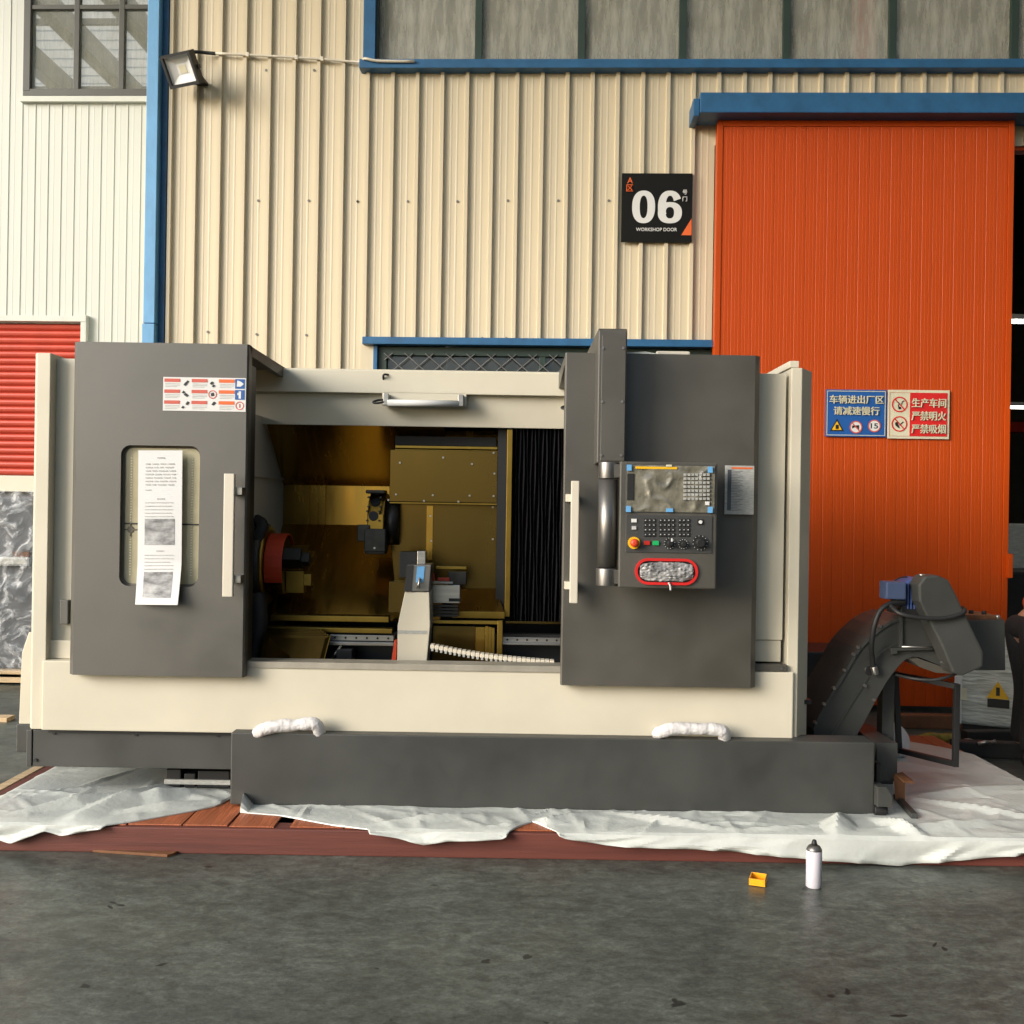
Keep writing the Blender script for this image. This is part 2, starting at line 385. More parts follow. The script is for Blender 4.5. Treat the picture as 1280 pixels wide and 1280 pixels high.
def rrect(x0, x1, z0, z1, r, n=6):
    pts = []
    for cx, cz, a0 in ((x1-r, z1-r, 0), (x0+r, z1-r, 90), (x0+r, z0+r, 180), (x1-r, z0+r, 270)):
        for k in range(n + 1):
            t = rad(a0 + 90 * k / n); pts.append((cx + r*math.cos(t), cz + r*math.sin(t)))
    return pts
def plate_hole(mb, x0, x1, z0, z1, inner, y0, y1):
    """front sheet at y0 with a rounded opening whose rim goes back to y1 (inner from rrect)"""
    bm = mb.bm; n = len(inner) // 4
    I0 = [bm.verts.new((x, y0, z)) for x, z in inner]; I1 = [bm.verts.new((x, y1, z)) for x, z in inner]
    C = [bm.verts.new((x, y0, z)) for x, z in ((x1, z1), (x0, z1), (x0, z0), (x1, z0))]
    N_ = len(inner)
    for q in range(4):
        for k in range(n - 1): bm.faces.new((C[q], I0[q*n + k], I0[q*n + k + 1]))
        bm.faces.new((C[q], I0[q*n + n - 1], I0[(q*n + n) % N_], C[(q+1) % 4]))
    for k in range(N_): bm.faces.new((I0[k], I1[k], I1[(k+1) % N_], I0[(k+1) % N_]))
    return mb

# ================================================================== SETTING
fl = MB().quad((-150, -150, 0), (150, -150, 0), (150, 150, 0), (-150, 150, 0)).build('floor', 'floor', None)
struct(fl)

# canopy roof over the yard (mirrored in the window panes)
def corrugated(x0, x1, y0, y1, z, pitch, h, slope=0.0):
    mb = MB(); bm = mb.bm; n = int((x1 - x0) / pitch); prev = None
    for k in range(n + 1):
        for dx, dz in ((0, 0), (pitch*0.3, 0), (pitch*0.45, h), (pitch*0.85, h)):
            x = x0 + k*pitch + dx
            cur = (bm.verts.new((x, y0, z + dz + slope*(x - x0))), bm.verts.new((x, y1, z + dz + slope*(x - x0))))
            if prev: bm.faces.new((prev[0], cur[0], cur[1], prev[1]))
            prev = cur
    return mb
CZ = 9.6; CX0, CX1, CY0, CY1 = -9.5, 16.0, -4.0, 8.0
roof = struct(corrugated(CX0, CX1, CY0, CY1, CZ, 0.6, 0.12).build('roof', 'skylight', None))
for k in range(7):
    x = CX0 + 0.6 + k * 4.0
    mb = MB(); mb.box(x, x + 0.25, CY0, CY1, CZ - 0.42, CZ - 0.02); mb.build('rafter', 'rafter', roof)
for k in range(7):
    y = CY0 + 0.4 + k * 1.85
    mb = MB(); mb.box(CX0, CX1, y, y + 0.12, CZ - 0.2, CZ - 0.015); mb.build('purlin', 'rafter', roof)
for k in range(5):
    x = -7.4 + k * 3.4
    a, b = Vector((x, CY0 + 0.5, CZ - 0.5)), Vector((x + 3.2, CY1 - 0.6, CZ - 0.5))
    d = Vector((0.13, 0, 0)); mb = MB(); mb.prism([a - d, a + d, b + d, b - d], (0, 0, 0.2)); mb.build('brace', 'rafter', roof)

# ------------------------------------------------------------------ workshop building
B = thing('workshop_building', 'beige ribbed steel workshop with high windows and an orange sliding door', 'building', (0, WY, 0), -YAW, local=True)
TOPZ = 9.4
def rib_panel_mesh(pitch, prof, name):
    mb = MB(); bm = mb.bm; prev = None
    for s_, d in prof:
        cur = (bm.verts.new((s_*pitch, d, 0)), bm.verts.new((s_*pitch, d, 1)))
        if prev: bm.faces.new((prev[0], cur[0], cur[1], prev[1]))
        prev = cur
    # back face so the sheet has thickness
    a = bm.verts.new((0, 0.012, 0)), bm.verts.new((0, 0.012, 1)); b = bm.verts.new((pitch, 0.012, 0)), bm.verts.new((pitch, 0.012, 1))
    bm.faces.new((a[0], a[1], b[1], b[0]))
    me = bpy.data.meshes.new(name); bmesh.ops.recalc_face_normals(bm, faces=bm.faces); bm.to_mesh(me); bm.free()
    for p in me.polygons:
        if p.normal.y > 0.5 and p.center.y < 0.01: p.flip()
    return me
PITCH = 0.205
wall_me = rib_panel_mesh(PITCH, [(0, 0), (0.03, 0), (0.06, -0.030), (0.20, -0.030), (0.225, 0), (0.46, 0), (0.475, -0.0012), (0.525, -0.0012), (0.54, 0), (0.70, 0), (0.715, -0.0012), (0.765, -0.0012), (0.78, 0), (1.0, 0)], 'wall_panel')
s_left = wp(209, 250)[0]; s_door = wp(893, 300)[0]
z_up = wp(700, 88)[1]; z_lo = wp(670, 430)[1]; s_win = wp(456, 250)[0]
z_lint = wp(1080, 128)[1]; s_right = wp(1272, 300)[0] + 6.5
s_op = wp(905, 300)[0]; s_op1 = wp(1262, 300)[0] + 3.4
k = 0; s = s_left
def panel(s, z0, z1):
    o = link('wall_panel', wall_me, 'beige', B, (s, 0, z0)); o.scale = (1, 1, z1 - z0)
while s < s_right:
    e = s + PITCH * 0.5
    if e < s_win: panel(s, 0.0, TOPZ)
    elif e < s_op: panel(s, z_lo, z_up)
    elif e < s_op1: panel(s, z_lint - 0.35, z_up)
    else: panel(s, 0.0, z_up)
    s += PITCH
s_last = s_left + PITCH * math.ceil((s_win - PITCH * 0.5 - s_left) / PITCH)
boxp('wall_trim', 'beige', B, s_last - 0.01, wp(467, 450)[0], -0.004, 0.02, 0.0, z_lo, 0.002)
# a low wall under the lower window
for k in range(int((s_op - s_win) / PITCH) + 1):
    panel(s_win + k * PITCH, 0.0, 1.0)
# screws on the pans
scr = MB().cyl((0, 0, 0), (0, -0.006, 0), 0.011, seg=8).mesh('screw')
for (u, v) in [(447, 252), (510, 252), (572, 252), (635, 251), (698, 251), (761, 251), (323, 251), (386, 251), (447, 252), (333, 88), (275, 88), (393, 88), (260, 415), (321, 418), (383, 419),
               (512, 424), (558, 424), (603, 423), (633, 423), (704, 422), (734, 423)]:
    s_, z_ = wp(u, v); link('screw', scr, 'rafter', B, (s_, -0.001, z_))
# upper window band
zt = TOPZ; zb = wp(860, 80)[1]
wx0 = wp(470, 40)[0]; wx1 = s_right
def window(x0, x1, z0, z1, name, glassm, mull, fm, mw, hbars=(), y=0.03, label=None):
    fr = MB()
    fr.box(x0 - 0.05, x1 + 0.05, y - 0.02, y + 0.06, z0 - 0.05, z0 + 0.02); fr.box(x0 - 0.05, x1 + 0.05, y - 0.02, y + 0.06, z1 - 0.02, z1 + 0.05)
    fr.box(x0 - 0.05, x0 + 0.02, y - 0.023, y + 0.063, z0, z1); fr.box(x1 - 0.02, x1 + 0.05, y - 0.023, y + 0.063, z0, z1)
    wo = fr.build(name, fm, PARENT, 0.003)
    xs = [x0] + list(mull) + [x1]
    for m_ in mull: boxp('mullion', fm, wo, m_ - mw/2, m_ + mw/2, y - 0.015, y + 0.05, z0 + 0.021, z1 - 0.021, 0.003)
    zs = [z0] + list(hbars) + [z1]
    for h in hbars: boxp('transom', fm, wo, x0 + 0.021, x1 - 0.021, y - 0.012, y + 0.047, h - mw*0.4, h + mw*0.4, 0.003)
    for a, b in zip(xs, xs[1:]):
        for c, d in zip(zs, zs[1:]): boxp('window_pane', glassm, wo, a + 0.004, b - 0.004, y + 0.02, y + 0.026, c + 0.004, d - 0.004, 0)
    return wo
PARENT = B
mull = [wp(u, 40)[0] for u in (598, 727, 854, 984, 1117, 1270)]
win_up = window(wx0, mull[-1] + 1.15 * 3, zb, zt - 0.4, 'window', 'dustglass', mull + [mull[-1] + 1.05, mull[-1] + 2.1], 'green', 0.06, hbars=(zb + 2.2,))
win_up['label'] = 'high band of dusty grey panes between dark green bars'
boxp('window_post', 'blue', B, wp(455, 40)[0], wx0 + 0.0, -0.035, 0.05, zb - 0.05, TOPZ, 0.004)
x0, x1, z0, z1 = WR(452, 81, 1290, 92)
boxp('sill', 'blue', B, x0, s_right, -0.11, 0.02, z0, z1, 0.004)
boxp('upper_fascia', 'beige', B, wx0, s_right, 0.0, 0.06, TOPZ - 0.34, TOPZ, 0.004)
# lower window
x0, x1, z0, z1 = WR(455, 425, 889, 434)
boxp('sill', 'blue', B, x0, x1, -0.09, 0.02, z0, z1, 0.004)
lw0 = wp(480, 450)[0]; lm = wp(678, 450)[0]; lw1 = wp(885, 450)[0]
boxp('window_post', 'blue', B, wp(467, 450)[0], lw0 - 0.051, -0.03, 0.05, 1.0, z0 - 0.002, 0.004)
win_lo = window(lw0, lw1, 1.02, z0 - 0.055, 'window', 'darkglass', [lm, (lm + lw1) / 2], 'green', 0.05)
win_lo['label'] = 'dark low window behind a diamond wire grille'
mb = MB(); gz0, gz1 = 1.05, z0 - 0.06; st = 0.17
def clip_line(xa, za, xb, zb_, lo, hi):
    if xb < lo or xa > hi: return None
    t0 = max(0, (lo - xa) / (xb - xa)); t1 = min(1, (hi - xa) / (xb - xa))
    return (xa + (xb-xa)*t0, za + (zb_-za)*t0), (xa + (xb-xa)*t1, za + (zb_-za)*t1)
n = int((lw1 - lw0) / st) + 12
for k in range(-12, n):
    for sg in (1, -1):
        xa = lw0 + k * st; h = gz1 - gz0; xb = xa + h / 0.85
        za, zb2 = (gz0, gz1) if sg > 0 else (gz1, gz0)
        c = clip_line(xa, za, xb, zb2, lw0, lw1)
        if c: mb.cyl((c[0][0], 0.0 + 0.003*sg, c[0][1]), (c[1][0], 0.0 + 0.003*sg, c[1][1]), 0.0045, seg=5, cap=False)
mb.build('wire_grille', 'rafter', win_lo)
# corner column
x0, x1, _, _ = WR(186, 200, 201, 300)
boxp('corner_column', 'blue_lit', B, x0, x1, -0.10, 0.2, 0.0, 3.05, 0.004)
boxp('corner_column', 'blue_lit', B, x0 + 0.006, x1, -0.096, 0.2, 3.056, TOPZ, 0.004)
boxp('corner_trim', 'blue', B, x1 + 0.001, s_left - 0.004, -0.012, 0.2, 0, TOPZ, 0.003)  # darker blue carries the shaded recess beside the lit column face
# door head track
x0, x1, z0, z1 = WR(873, 122, 1300, 147, -0.2)
boxp('door_track', 'blue', B, x0, s_right, -0.30, -0.028, z0, z1, 0.006)
boxp('door_track_cap', 'blue', B, x0 - 0.05, x0 - 0.002, -0.28, -0.028, z0 - 0.02, z1 - 0.04, 0.006)
# orange door: built of upright boards
dx0 = wp(893, 400, -0.14)[0]; dx1 = wp(1264, 400, -0.14)[0]; dz1 = wp(1080, 151, -0.14)[1]; dz0 = 0.06
D = MB(); D.box(dx0 + 0.012, dx1 - 0.012, -0.135, -0.06, dz0, dz1)
door = D.build('sliding_door', 'orange', B, 0.003); door['label'] = 'tall orange sliding door of upright ribbed boards'
nb = 27; bw = (dx1 - dx0 - 0.09) / nb
bm_ = MB(); g = 0.004
for a, d in ((0, 0),): pass
mb = MB(); bm = mb.bm; pr = [(0, -0.0045), (0.003, -0.007), (bw*0.30, -0.0075), (bw*0.315, -0.0068), (bw*0.345, -0.0068), (bw*0.36, -0.0075), (bw*0.64, -0.0075), (bw*0.655, -0.0068), (bw*0.685, -0.0068), (bw*0.70, -0.0075), (bw - 0.003, -0.007), (bw, -0.0045)]
prev = None
for x, y in pr:
    cur = (bm.verts.new((x, y, dz0)), bm.verts.new((x, y, dz1 - 0.05)))
    if prev: bm.faces.new((prev[0], cur[0], cur[1], prev[1]))
    prev = cur
bme = mb.mesh('door_board')
for p in bme.polygons:
    if p.normal.y > 0: p.flip()
for k in range(nb): link('door_board', bme, 'orange', door, (dx0 + 0.045 + k * bw, -0.137 - (0.0012 if k % 3 == 1 else 0), 0))
boxp('edge_strip', 'orange', door, dx0, dx0 + 0.044, -0.152, -0.055, dz0 - 0.01, dz1 + 0.002, 0.003)
boxp('edge_strip', 'orange', door, dx1 - 0.044, dx1, -0.152, -0.055, dz0 - 0.01, dz1 + 0.002, 0.003)
boxp('edge_strip', 'orange', door, dx0 + 0.046, dx1 - 0.046, -0.15, -0.06, dz1 - 0.048, dz1, 0.003)
hz0, hz1 = wp(1262, 722, -0.16)[1], wp(1262, 692, -0.16)[1]
boxp('pull_handle', 'orange', door, dx1 - 0.02, dx1 + 0.012, -0.21, -0.153, hz0, hz1, 0.003)
# door frame head and interior of the hall
boxp('door_frame', 'orange', B, s_op, s_op1, 0.02, 0.12, z_lint - 0.38, z_lint - 0.31, 0.003)
rear = boxp('rear_wall', 'interior', B, s_left, s_right + 8, 22.0, 22.1, 0, 9.5, 0)
boxp('end_wall', 'interior', B, s_left - 0.02, s_left + 0.04, 0.22, 21.9, 0, 9.5, 0)
boxp('end_wall', 'interior', B, s_right + 8, s_right + 8.1, -2, 22.0, 0, 9.5, 0)
boxp('front_wall', 'beige', B, s_right + 0.01, s_right + 8, 0.0, 0.1, 0, 9.5, 0)
boxp('roof_deck', 'interior', B, s_left, s_right + 8, 0.08, 22.2, 9.5, 9.7, 0)
# red steel column behind the panes
x0, x1, _, _ = WR(1074, 10, 1094, 60, 0.13)
boxp('column', 'shutter', B, x0, x1, 0.13, 0.35, 0, 9.4, 0.004)
# hall contents glimpsed past the door edge
for (x_, y_, z_, lab_) in ((6.25, 12.0, 3.95, 'lit strip lamp hung high in the dark hall beyond the orange door'), (8.3, 16.0, 3.37, 'lit strip lamp deep in the dark hall above the covered machine')):
    o = thing('ceiling_lamp', lab_, 'lamp', (x_, y_, z_), 0, 'strip lamps inside the hall')
    c = o.location
    boxp('lamp_body', 'whitep', o, c.x - 0.6, c.x + 0.6, c.y - 0.06, c.y + 0.06, c.z, c.z + 0.06, 0.004)
    boxp('tube', 'tube', o, c.x - 0.58, c.x + 0.58, c.y - 0.02, c.y + 0.02, c.z - 0.04, c.z - 0.004, 0.004)
    boxp('hanger', 'rafter', o, c.x - 0.01, c.x + 0.01, c.y - 0.01, c.y + 0.01, c.z + 0.06, 9.49, 0)
for (x_, y_, hh, mm, lab) in ((5.9, 13.0, 1.5, 'wrapw', 'pale covered machine in the dark hall past the orange door'), (5.3, 11.6, 0.95, 'darkstuff', 'low black machine in the hall in front of the pale covered one')):
    o = thing('machine', lab, 'machine', (x_, y_, 0))
    mb = MB(); mb.prism([(x_ - 0.9, y_, 0.35), (x_ + 1.2, y_, 0.35), (x_ + 1.2, y_, hh), (x_ + 0.1, y_, hh), (x_ - 0.2, y_, hh + 0.35), (x_ - 0.6, y_, hh + 0.3), (x_ - 0.9, y_, hh - 0.2)], (0, 0.9, 0))
    mb.build('body', mm, o, 0.03)
    boxp('plinth', 'darkstuff', o, x_ - 0.8, x_ + 1.1, y_ + 0.05, y_ + 0.8, 0, 0.352, 0.01)
boxp('hall_column', 'red', B, 5.0, 5.16, 12.0, 12.2, 0, 5.0, 0.004)
boxp('crane_beam', 'red', B, s_left + 1, s_right + 8, 12.05, 12.3, 3.3, 3.5, 0.004)

# ------------------------------------------------------------------ white building on the other side
OFF = 1.9
W = thing('white_building', 'white narrow ribbed building with a red shutter and a grey window', 'building', (0, WY, 0), -YAW, local=True)
LP = WR(0, 200, 16.4, 300, OFF); lp = LP[1] - LP[0]
lw_me = rib_panel_mesh(lp, [(0, 0), (0.03, 0), (0.06, -0.007), (0.13, -0.007), (0.16, 0), (0.48, 0), (0.5, -0.0012), (0.56, -0.0012), (0.58, 0), (1, 0)], 'wall_panel')
ws0 = wp(-40, 200, OFF)[0]; ws1 = wp(215, 200, OFF)[0]
ox0, ox1, oz0, oz1 = WR(40, -190, 230, 122, OFF)
sx0, sx1, sz0, sz1 = WR(-60, 404, 106, 594, OFF)
wtop = 8.9
def lpanel(s, z0, z1):
    o = link('wall_panel', lw_me, 'white_wall', W, (s, OFF, z0)); o.scale = (1, 1, z1 - z0)
s = ws0 - 12 * lp
while s < ws1 + 0.6:
    e = s + lp / 2
    segs = [(0.0, wtop)]
    if sx0 < e < sx1: segs = [(sz1, segs[0][1])]
    if e > ox0: segs = [(segs[0][0], oz0), (oz1, wtop)]
    if e < sx0 - 1.6: segs = [(0, wtop)]
    for a, b in segs: lpanel(s, a, b)
    s += lp
PARENT = W
mx = [wp(u, 60, OFF)[0] for u in (98, 154)]
hb = wp(110, 11, OFF)[1]
wl = window(ox0, ox1 + 0.25, oz0 + 0.05, oz1 - 0.05, 'window', 'leftglass', mx + [mx[-1] + 0.46], 'greyframe', 0.055, hbars=(hb, hb + 1.0), y=OFF - 0.03)
boxp('window_trim', 'white_wall', W, ox0 - 0.08, ox1 + 0.3, OFF - 0.05, OFF + 0.03, oz0 - 0.06, oz0 - 0.002, 0.004)
boxp('backing_wall', 'interior', W, ws0 - 4, ws1 + 0.6, OFF + 0.6, OFF + 0.7, 0, oz0 - 0.4, 0)
boxp('side_return', 'white_wall', W, ws1 + 0.6, ws1 + 0.7, 0.22, 15, 0, 8.95, 0)
boxp('far_wall', 'white_wall', W, ws0 - 8, ws1 + 0.6, 15, 15.1, 0, 8.95, 0)
mb = MB(); bm = mb.bm; prev = None; yy = OFF + 0.05
while yy < 15:
    for dy, dz in ((0, 0), (0.12, 0), (0.15, 0.014), (0.29, 0.014)):
        cur = (bm.verts.new((ws0 - 8, yy + dy, 8.9 + dz)), bm.verts.new((ws1 + 0.6, yy + dy, 8.9 + dz)))
        if prev: bm.faces.new((prev[0], prev[1], cur[1], cur[0]))
        prev = cur
    yy += 0.32
mb.build('ceiling', 'skylight', W)
for xx in (-9.2, -8.1, -7.0, -5.9, -5.0, -4.2): boxp('ceiling_beam', 'plate', W, xx - 0.11, xx + 0.11, OFF + 0.1, 14.9, 8.55, 8.88, 0.004)
for yy in (4.2, 6.6, 9.0): boxp('ceiling_purlin', 'plate', W, ws0 - 8, ws1 + 0.58, yy, yy + 0.05, 8.78, 8.875, 0.004)
# roller shutter
sh = thing('roller_shutter', 'red slatted roller shutter half lowered in the white wall', 'shutter', (0, WY, 0), -YAW, local=True)
nsl = 22; slh = (sz1 - sz0) / nsl
sm = MB(); bm = sm.bm; prev = None
for (dz, dy) in ((0.0, 0.012), (0.10, 0.0), (0.30, -0.016), (0.55, -0.022), (0.80, -0.016), (0.97, 0.0), (1.0, 0.012)):
    cur = (bm.verts.new((sx0, dy, dz * slh)), bm.verts.new((sx1 - 0.03, dy, dz * slh)))
    if prev: bm.faces.new((prev[0], prev[1], cur[1], cur[0]))
    prev = cur
slme = sm.mesh('slat')
for p in slme.polygons:
    if p.normal.y > 0: p.flip()
for k in range(nsl): link('slat', slme, 'shutter', sh, (0, OFF + 0.02, sz0 + k * slh))
boxp('bottom_rail', 'cream', sh, sx0, sx1 - 0.03, OFF - 0.03, OFF + 0.05, sz0 - 0.17, sz0 - 0.005, 0.004)
boxp('backing', 'shutter', sh, sx0, sx1 - 0.03, OFF + 0.04, OFF + 0.06, sz0, sz1, 0)
boxp('dark_opening_sheet', 'wrapd', sh, sx0, sx1 - 0.03, OFF + 0.055, OFF + 0.08, 0.02, sz0 - 0.172, 0)  # dark sheet stands for the dark opening below the bottom rail
boxp('guide_rail', 'white_wall', sh, sx1 - 0.028, sx1 + 0.03, OFF - 0.06, OFF + 0.05, 0, sz1 + 0.08, 0.004)
boxp('lintel', 'white_wall', sh, sx0, sx1 + 0.03, OFF - 0.065, OFF + 0.05, sz1 + 0.01, sz1 + 0.07, 0.004)

# ================================================================== THINGS ON THE WALL
def wall_thing(name, label, cat, group=None):
    return thing(name, label, cat, (0, WY, 0), -YAW, group, local=True)
def rebase(o, p):
    """move the Empty to its thing's own place, keeping the parts where they are (still unrotated children)"""
    p = Vector(p)
    for c in o.children: c.location -= p
    o.location = Matrix.Translation((0, WY, 0)) @ Matrix.Rotation(-YAW, 4, 'Z') @ p
# floodlight
fl_ = wall_thing('floodlight', 'small black floodlight with pale lens on beige wall beside the blue column', 'floodlight')
s0, zc = wp(229, 88, -0.22)
cx, cy, cz = s0, -0.24, zc
lm_ = Matrix.Translation((cx, cy, cz)) @ Matrix.Rotation(rad(-22), 4, 'Z') @ Matrix.Rotation(rad(32), 4, 'X')
def xf(mb): mb.bm.transform(lm_); return mb
hw, hh_ = 0.150, 0.125
mb = MB(); plate_hole(mb, -hw, hw, -hh_, hh_, rrect(-hw + 0.022, hw - 0.022, -hh_ + 0.025, hh_ - 0.02, 0.006, 3), -0.04, -0.015)
mb.quad((-hw, -0.04, -hh_), (-hw, 0.03, -hh_), (-hw, 0.03, hh_), (-hw, -0.04, hh_)); mb.quad((hw, -0.04, -hh_), (hw, 0.03, -hh_), (hw, 0.03, hh_), (hw, -0.04, hh_))
mb.quad((-hw, -0.04, -hh_), (hw, -0.04, -hh_), (hw, 0.03, -hh_), (-hw, 0.03, -hh_)); mb.quad((-hw, -0.04, hh_), (hw, -0.04, hh_), (hw, 0.03, hh_), (-hw, 0.03, hh_))
mb.quad((-hw, 0.03, -hh_), (hw, 0.03, -hh_), (hw, 0.03, hh_), (-hw, 0.03, hh_))
bmesh.ops.remove_doubles(mb.bm, verts=mb.bm.verts, dist=1e-5)
xf(mb).build('housing', 'blackmetal', fl_)
mb = MB(); r0 = rrect(-hw + 0.022, hw - 0.022, -hh_ + 0.025, hh_ - 0.02, 0.006, 3)
fa = [mb.bm.verts.new((x, -0.016, z)) for x, z in r0]; mid = [mb.bm.verts.new((x * 0.45, 0.012, z * 0.42)) for x, z in r0]
for i in range(len(fa)): mb.bm.faces.new((fa[i], mid[i], mid[(i+1) % len(fa)], fa[(i+1) % len(fa)]))
mb.bm.faces.new(mid)
xf(mb).build('reflector', 'paper', fl_)
mb = MB(); mb.box(-0.035, 0.035, 0.009, 0.011, -0.03, 0.03); xf(mb).build('led_chip', 'olivep', fl_)
mb = MB(); mb.box(hw - 0.02, hw + 0.012, 0.0, 0.03, -0.02, 0.012); xf(mb).build('bracket', 'blackmetal', fl_)
boxp('bracket', 'blackmetal', fl_, cx + 0.03, cx + 0.13, cy + 0.04, -0.002, cz - 0.035, cz - 0.008, 0.003)
q = [wp(232, 71, -0.1), wp(245, 67, -0.06), wp(258, 66, -0.05), wp(269, 67, -0.045)]
MB().tube([(q[0][0], -0.16, q[0][1]), (q[1][0], -0.09, q[1][1]), (q[2][0], -0.05, q[2][1]), (q[3][0], -0.045, q[3][1])], 0.014).build('cable', 'black', fl_)
rebase(fl_, (cx, 0, cz))
# conduit
cn = wall_thing('conduit', 'thin white electrical conduit running along the beige wall from the floodlight', 'conduit')
pts = [wp(u, v, -0.04) for u, v in ((268, 67), (330, 70), (400, 74), (450, 78), (458, 79), (475, 82), (520, 82.5))]
MB().tube([(a, -0.045 - (0.08 if i > 3 else 0), b) for i, (a, b) in enumerate(pts)], 0.011, seg=8, sub=3).build('pipe', 'handle', cn)
for u, v in ((310, 69), (371, 72.5), (403, 74.3)):
    a, b = wp(u, v, -0.04); boxp('clip', 'handle', cn, a - 0.012, a + 0.012, -0.06, -0.026, b - 0.018, b + 0.018, 0.002)
rebase(cn, (pts[2][0], 0, pts[2][1]))
# 06 sign
sg = wall_thing('door_number_sign', 'square black sign with a large white 06 on the beige wall', 'sign')
SX0, SX1, SZ0, SZ1 = WR(777, 216, 865.5, 302, -0.06); SY = -0.05
boxp('board', 'signblack', sg, SX0, SX1, SY, -0.028, SZ0, SZ1, 0.003)
sw, shh = SX1 - SX0, SZ1 - SZ0
def spos(fx0, fx1, fz0, fz1): return SX0 + fx0*sw, SX0 + fx1*sw, SZ0 + fz0*shh, SZ0 + fz1*shh
def stext(name, s, m, f, bold=0.0): 
    x0, x1, z0, z1 = spos(*f); return text(name, s, m, sg, x0, x1, SY - 0.003, z0, z1, bold)
def ring_seg(mb, cx, cz, rx, rz, tx, tz, a0, a1, y, n=48):
    bm = mb.bm; sp = lambda c: math.copysign(abs(c) ** 0.86, c); prev = None
    for k in range(n + 1):
        t = rad(a0 + (a1 - a0) * k / n); c_, s_ = sp(math.cos(t)), sp(math.sin(t))
        cur = [bm.verts.new((cx + rx*c_, y, cz + rz*s_)), bm.verts.new((cx + (rx - tx)*c_, y, cz + (rz - tz)*s_)), bm.verts.new((cx + rx*c_, y + 0.002, cz + rz*s_)), bm.verts.new((cx + (rx - tx)*c_, y + 0.002, cz + (rz - tz)*s_))]
        if prev:
            for i, j in ((0, 1), (1, 3), (3, 2), (2, 0)): bm.faces.new((prev[i], prev[j], cur[j], cur[i]))
        prev = cur
nx0, nx1, nz0, nz1 = spos(0.15, 0.475, 0.27, 0.745); ny = SY - 0.004
mb = MB(); ring_seg(mb, (nx0 + nx1)/2, (nz0 + nz1)/2, (nx1 - nx0)/2, (nz1 - nz0)/2, (nx1 - nx0)*0.33, (nz1 - nz0)*0.155, 0, 360, ny); mb.build('numeral', 'whitep', sg)
nx0, nx1, nz0, nz1 = spos(0.515, 0.855, 0.27, 0.745); H_ = nz1 - nz0; W_ = nx1 - nx0
mb = MB(); ring_seg(mb, (nx0 + nx1)/2, nz0 + H_*0.325, W_/2, H_*0.325, W_*0.325, H_*0.15, 0, 360, ny)
ring_seg(mb, (nx0 + nx1)/2, (nz0 + nz1)/2, W_/2, H_/2, W_*0.325, H_*0.155, 28, 215, ny - 0.0004); mb.build('numeral', 'whitep', sg)
stext('lettering', 'WORKSHOP DOOR', 'whitep', (0.21, 0.79, 0.155, 0.205), 0.012)
stext('lettering', 'A', 'orangep', (0.075, 0.155, 0.85, 0.935), 0.012)
stext('lettering', '区', 'orangep', (0.065, 0.16, 0.73, 0.83), 0.008)
stext('lettering', '号', 'whitep', (0.86, 0.925, 0.69, 0.755), 0.012)
stext('lettering', '门', 'whitep', (0.86, 0.925, 0.59, 0.66), 0.012)
x0, x1, z0, z1 = spos(0.85, 0.995, 0.10, 0.345)
MB().prism([(x0, SY - 0.003, z0), (x1, SY - 0.003, z0), (x1, SY - 0.003, z1)], (0, 0.002, 0)).build('corner_triangle', 'orangep', sg)
rebase(sg, ((SX0 + SX1)/2, SY, SZ0))
# door signs
DY = -0.16
bs = wall_thing('traffic_sign_board', 'blue vehicle speed sign with white characters on the orange door', 'sign')
X0, X1, Z0, Z1 = WR(1032, 487, 1108.5, 546, -0.17)
boxp('board', 'bluep', bs, X0, X1, DY - 0.006, DY, Z0, Z1, 0.002)
def frame_line(parent, m, x0, x1, z0, z1, t, y):
    mb = MB(); mb.box(x0, x1, y, y + 0.001, z0, z0 + t); mb.box(x0, x1, y, y + 0.001, z1 - t, z1); mb.box(x0, x0 + t, y - 0.0005, y + 0.0005, z0 + t, z1 - t); mb.box(x1 - t, x1, y - 0.0005, y + 0.0005, z0 + t, z1 - t)
    return mb.build('border_line', m, parent)
fy = DY - 0.008
ww, hh2 = X1 - X0, Z1 - Z0
frame_line(bs, 'olivep', X0 + 0.01, X1 - 0.01, Z0 + 0.01, Z1 - 0.01, 0.005, fy)
def ptext(parent, s, m, f, bold=0.02):
    n = len(s); a, b, c, d = f
    return text('lettering', s, m, parent, X0 + a*ww, X0 + b*ww, fy, Z0 + c*hh2, Z0 + d*hh2, bold)
ptext(bs, '车辆进出厂区', 'olivep', (0.06, 0.95, 0.70, 0.88), 0.022)
ptext(bs, '请减速慢行', 'olivep', (0.13, 0.88, 0.46, 0.64), 0.022)
xa, za = X0 + 0.19*ww, Z0 + 0.24*hh2; t = 0.055
MB().prism([(xa - t, fy, za - t*0.85), (xa + t, fy, za - t*0.85), (xa, fy, za + t*0.95)], (0, 0.001, 0)).build('hazard_triangle', 'blackp', bs)
t *= 0.72; MB().prism([(xa - t, fy - 0.001, za - t*0.92), (xa + t, fy - 0.001, za - t*0.92), (xa, fy - 0.001, za + t*0.8)], (0, 0.0008, 0)).build('hazard_triangle', 'yellow', bs)
MB().box(xa - 0.011, xa + 0.014, fy - 0.0022, fy - 0.0012, za - 0.03, za + 0.004).build('pictogram', 'blackp', bs, 0)
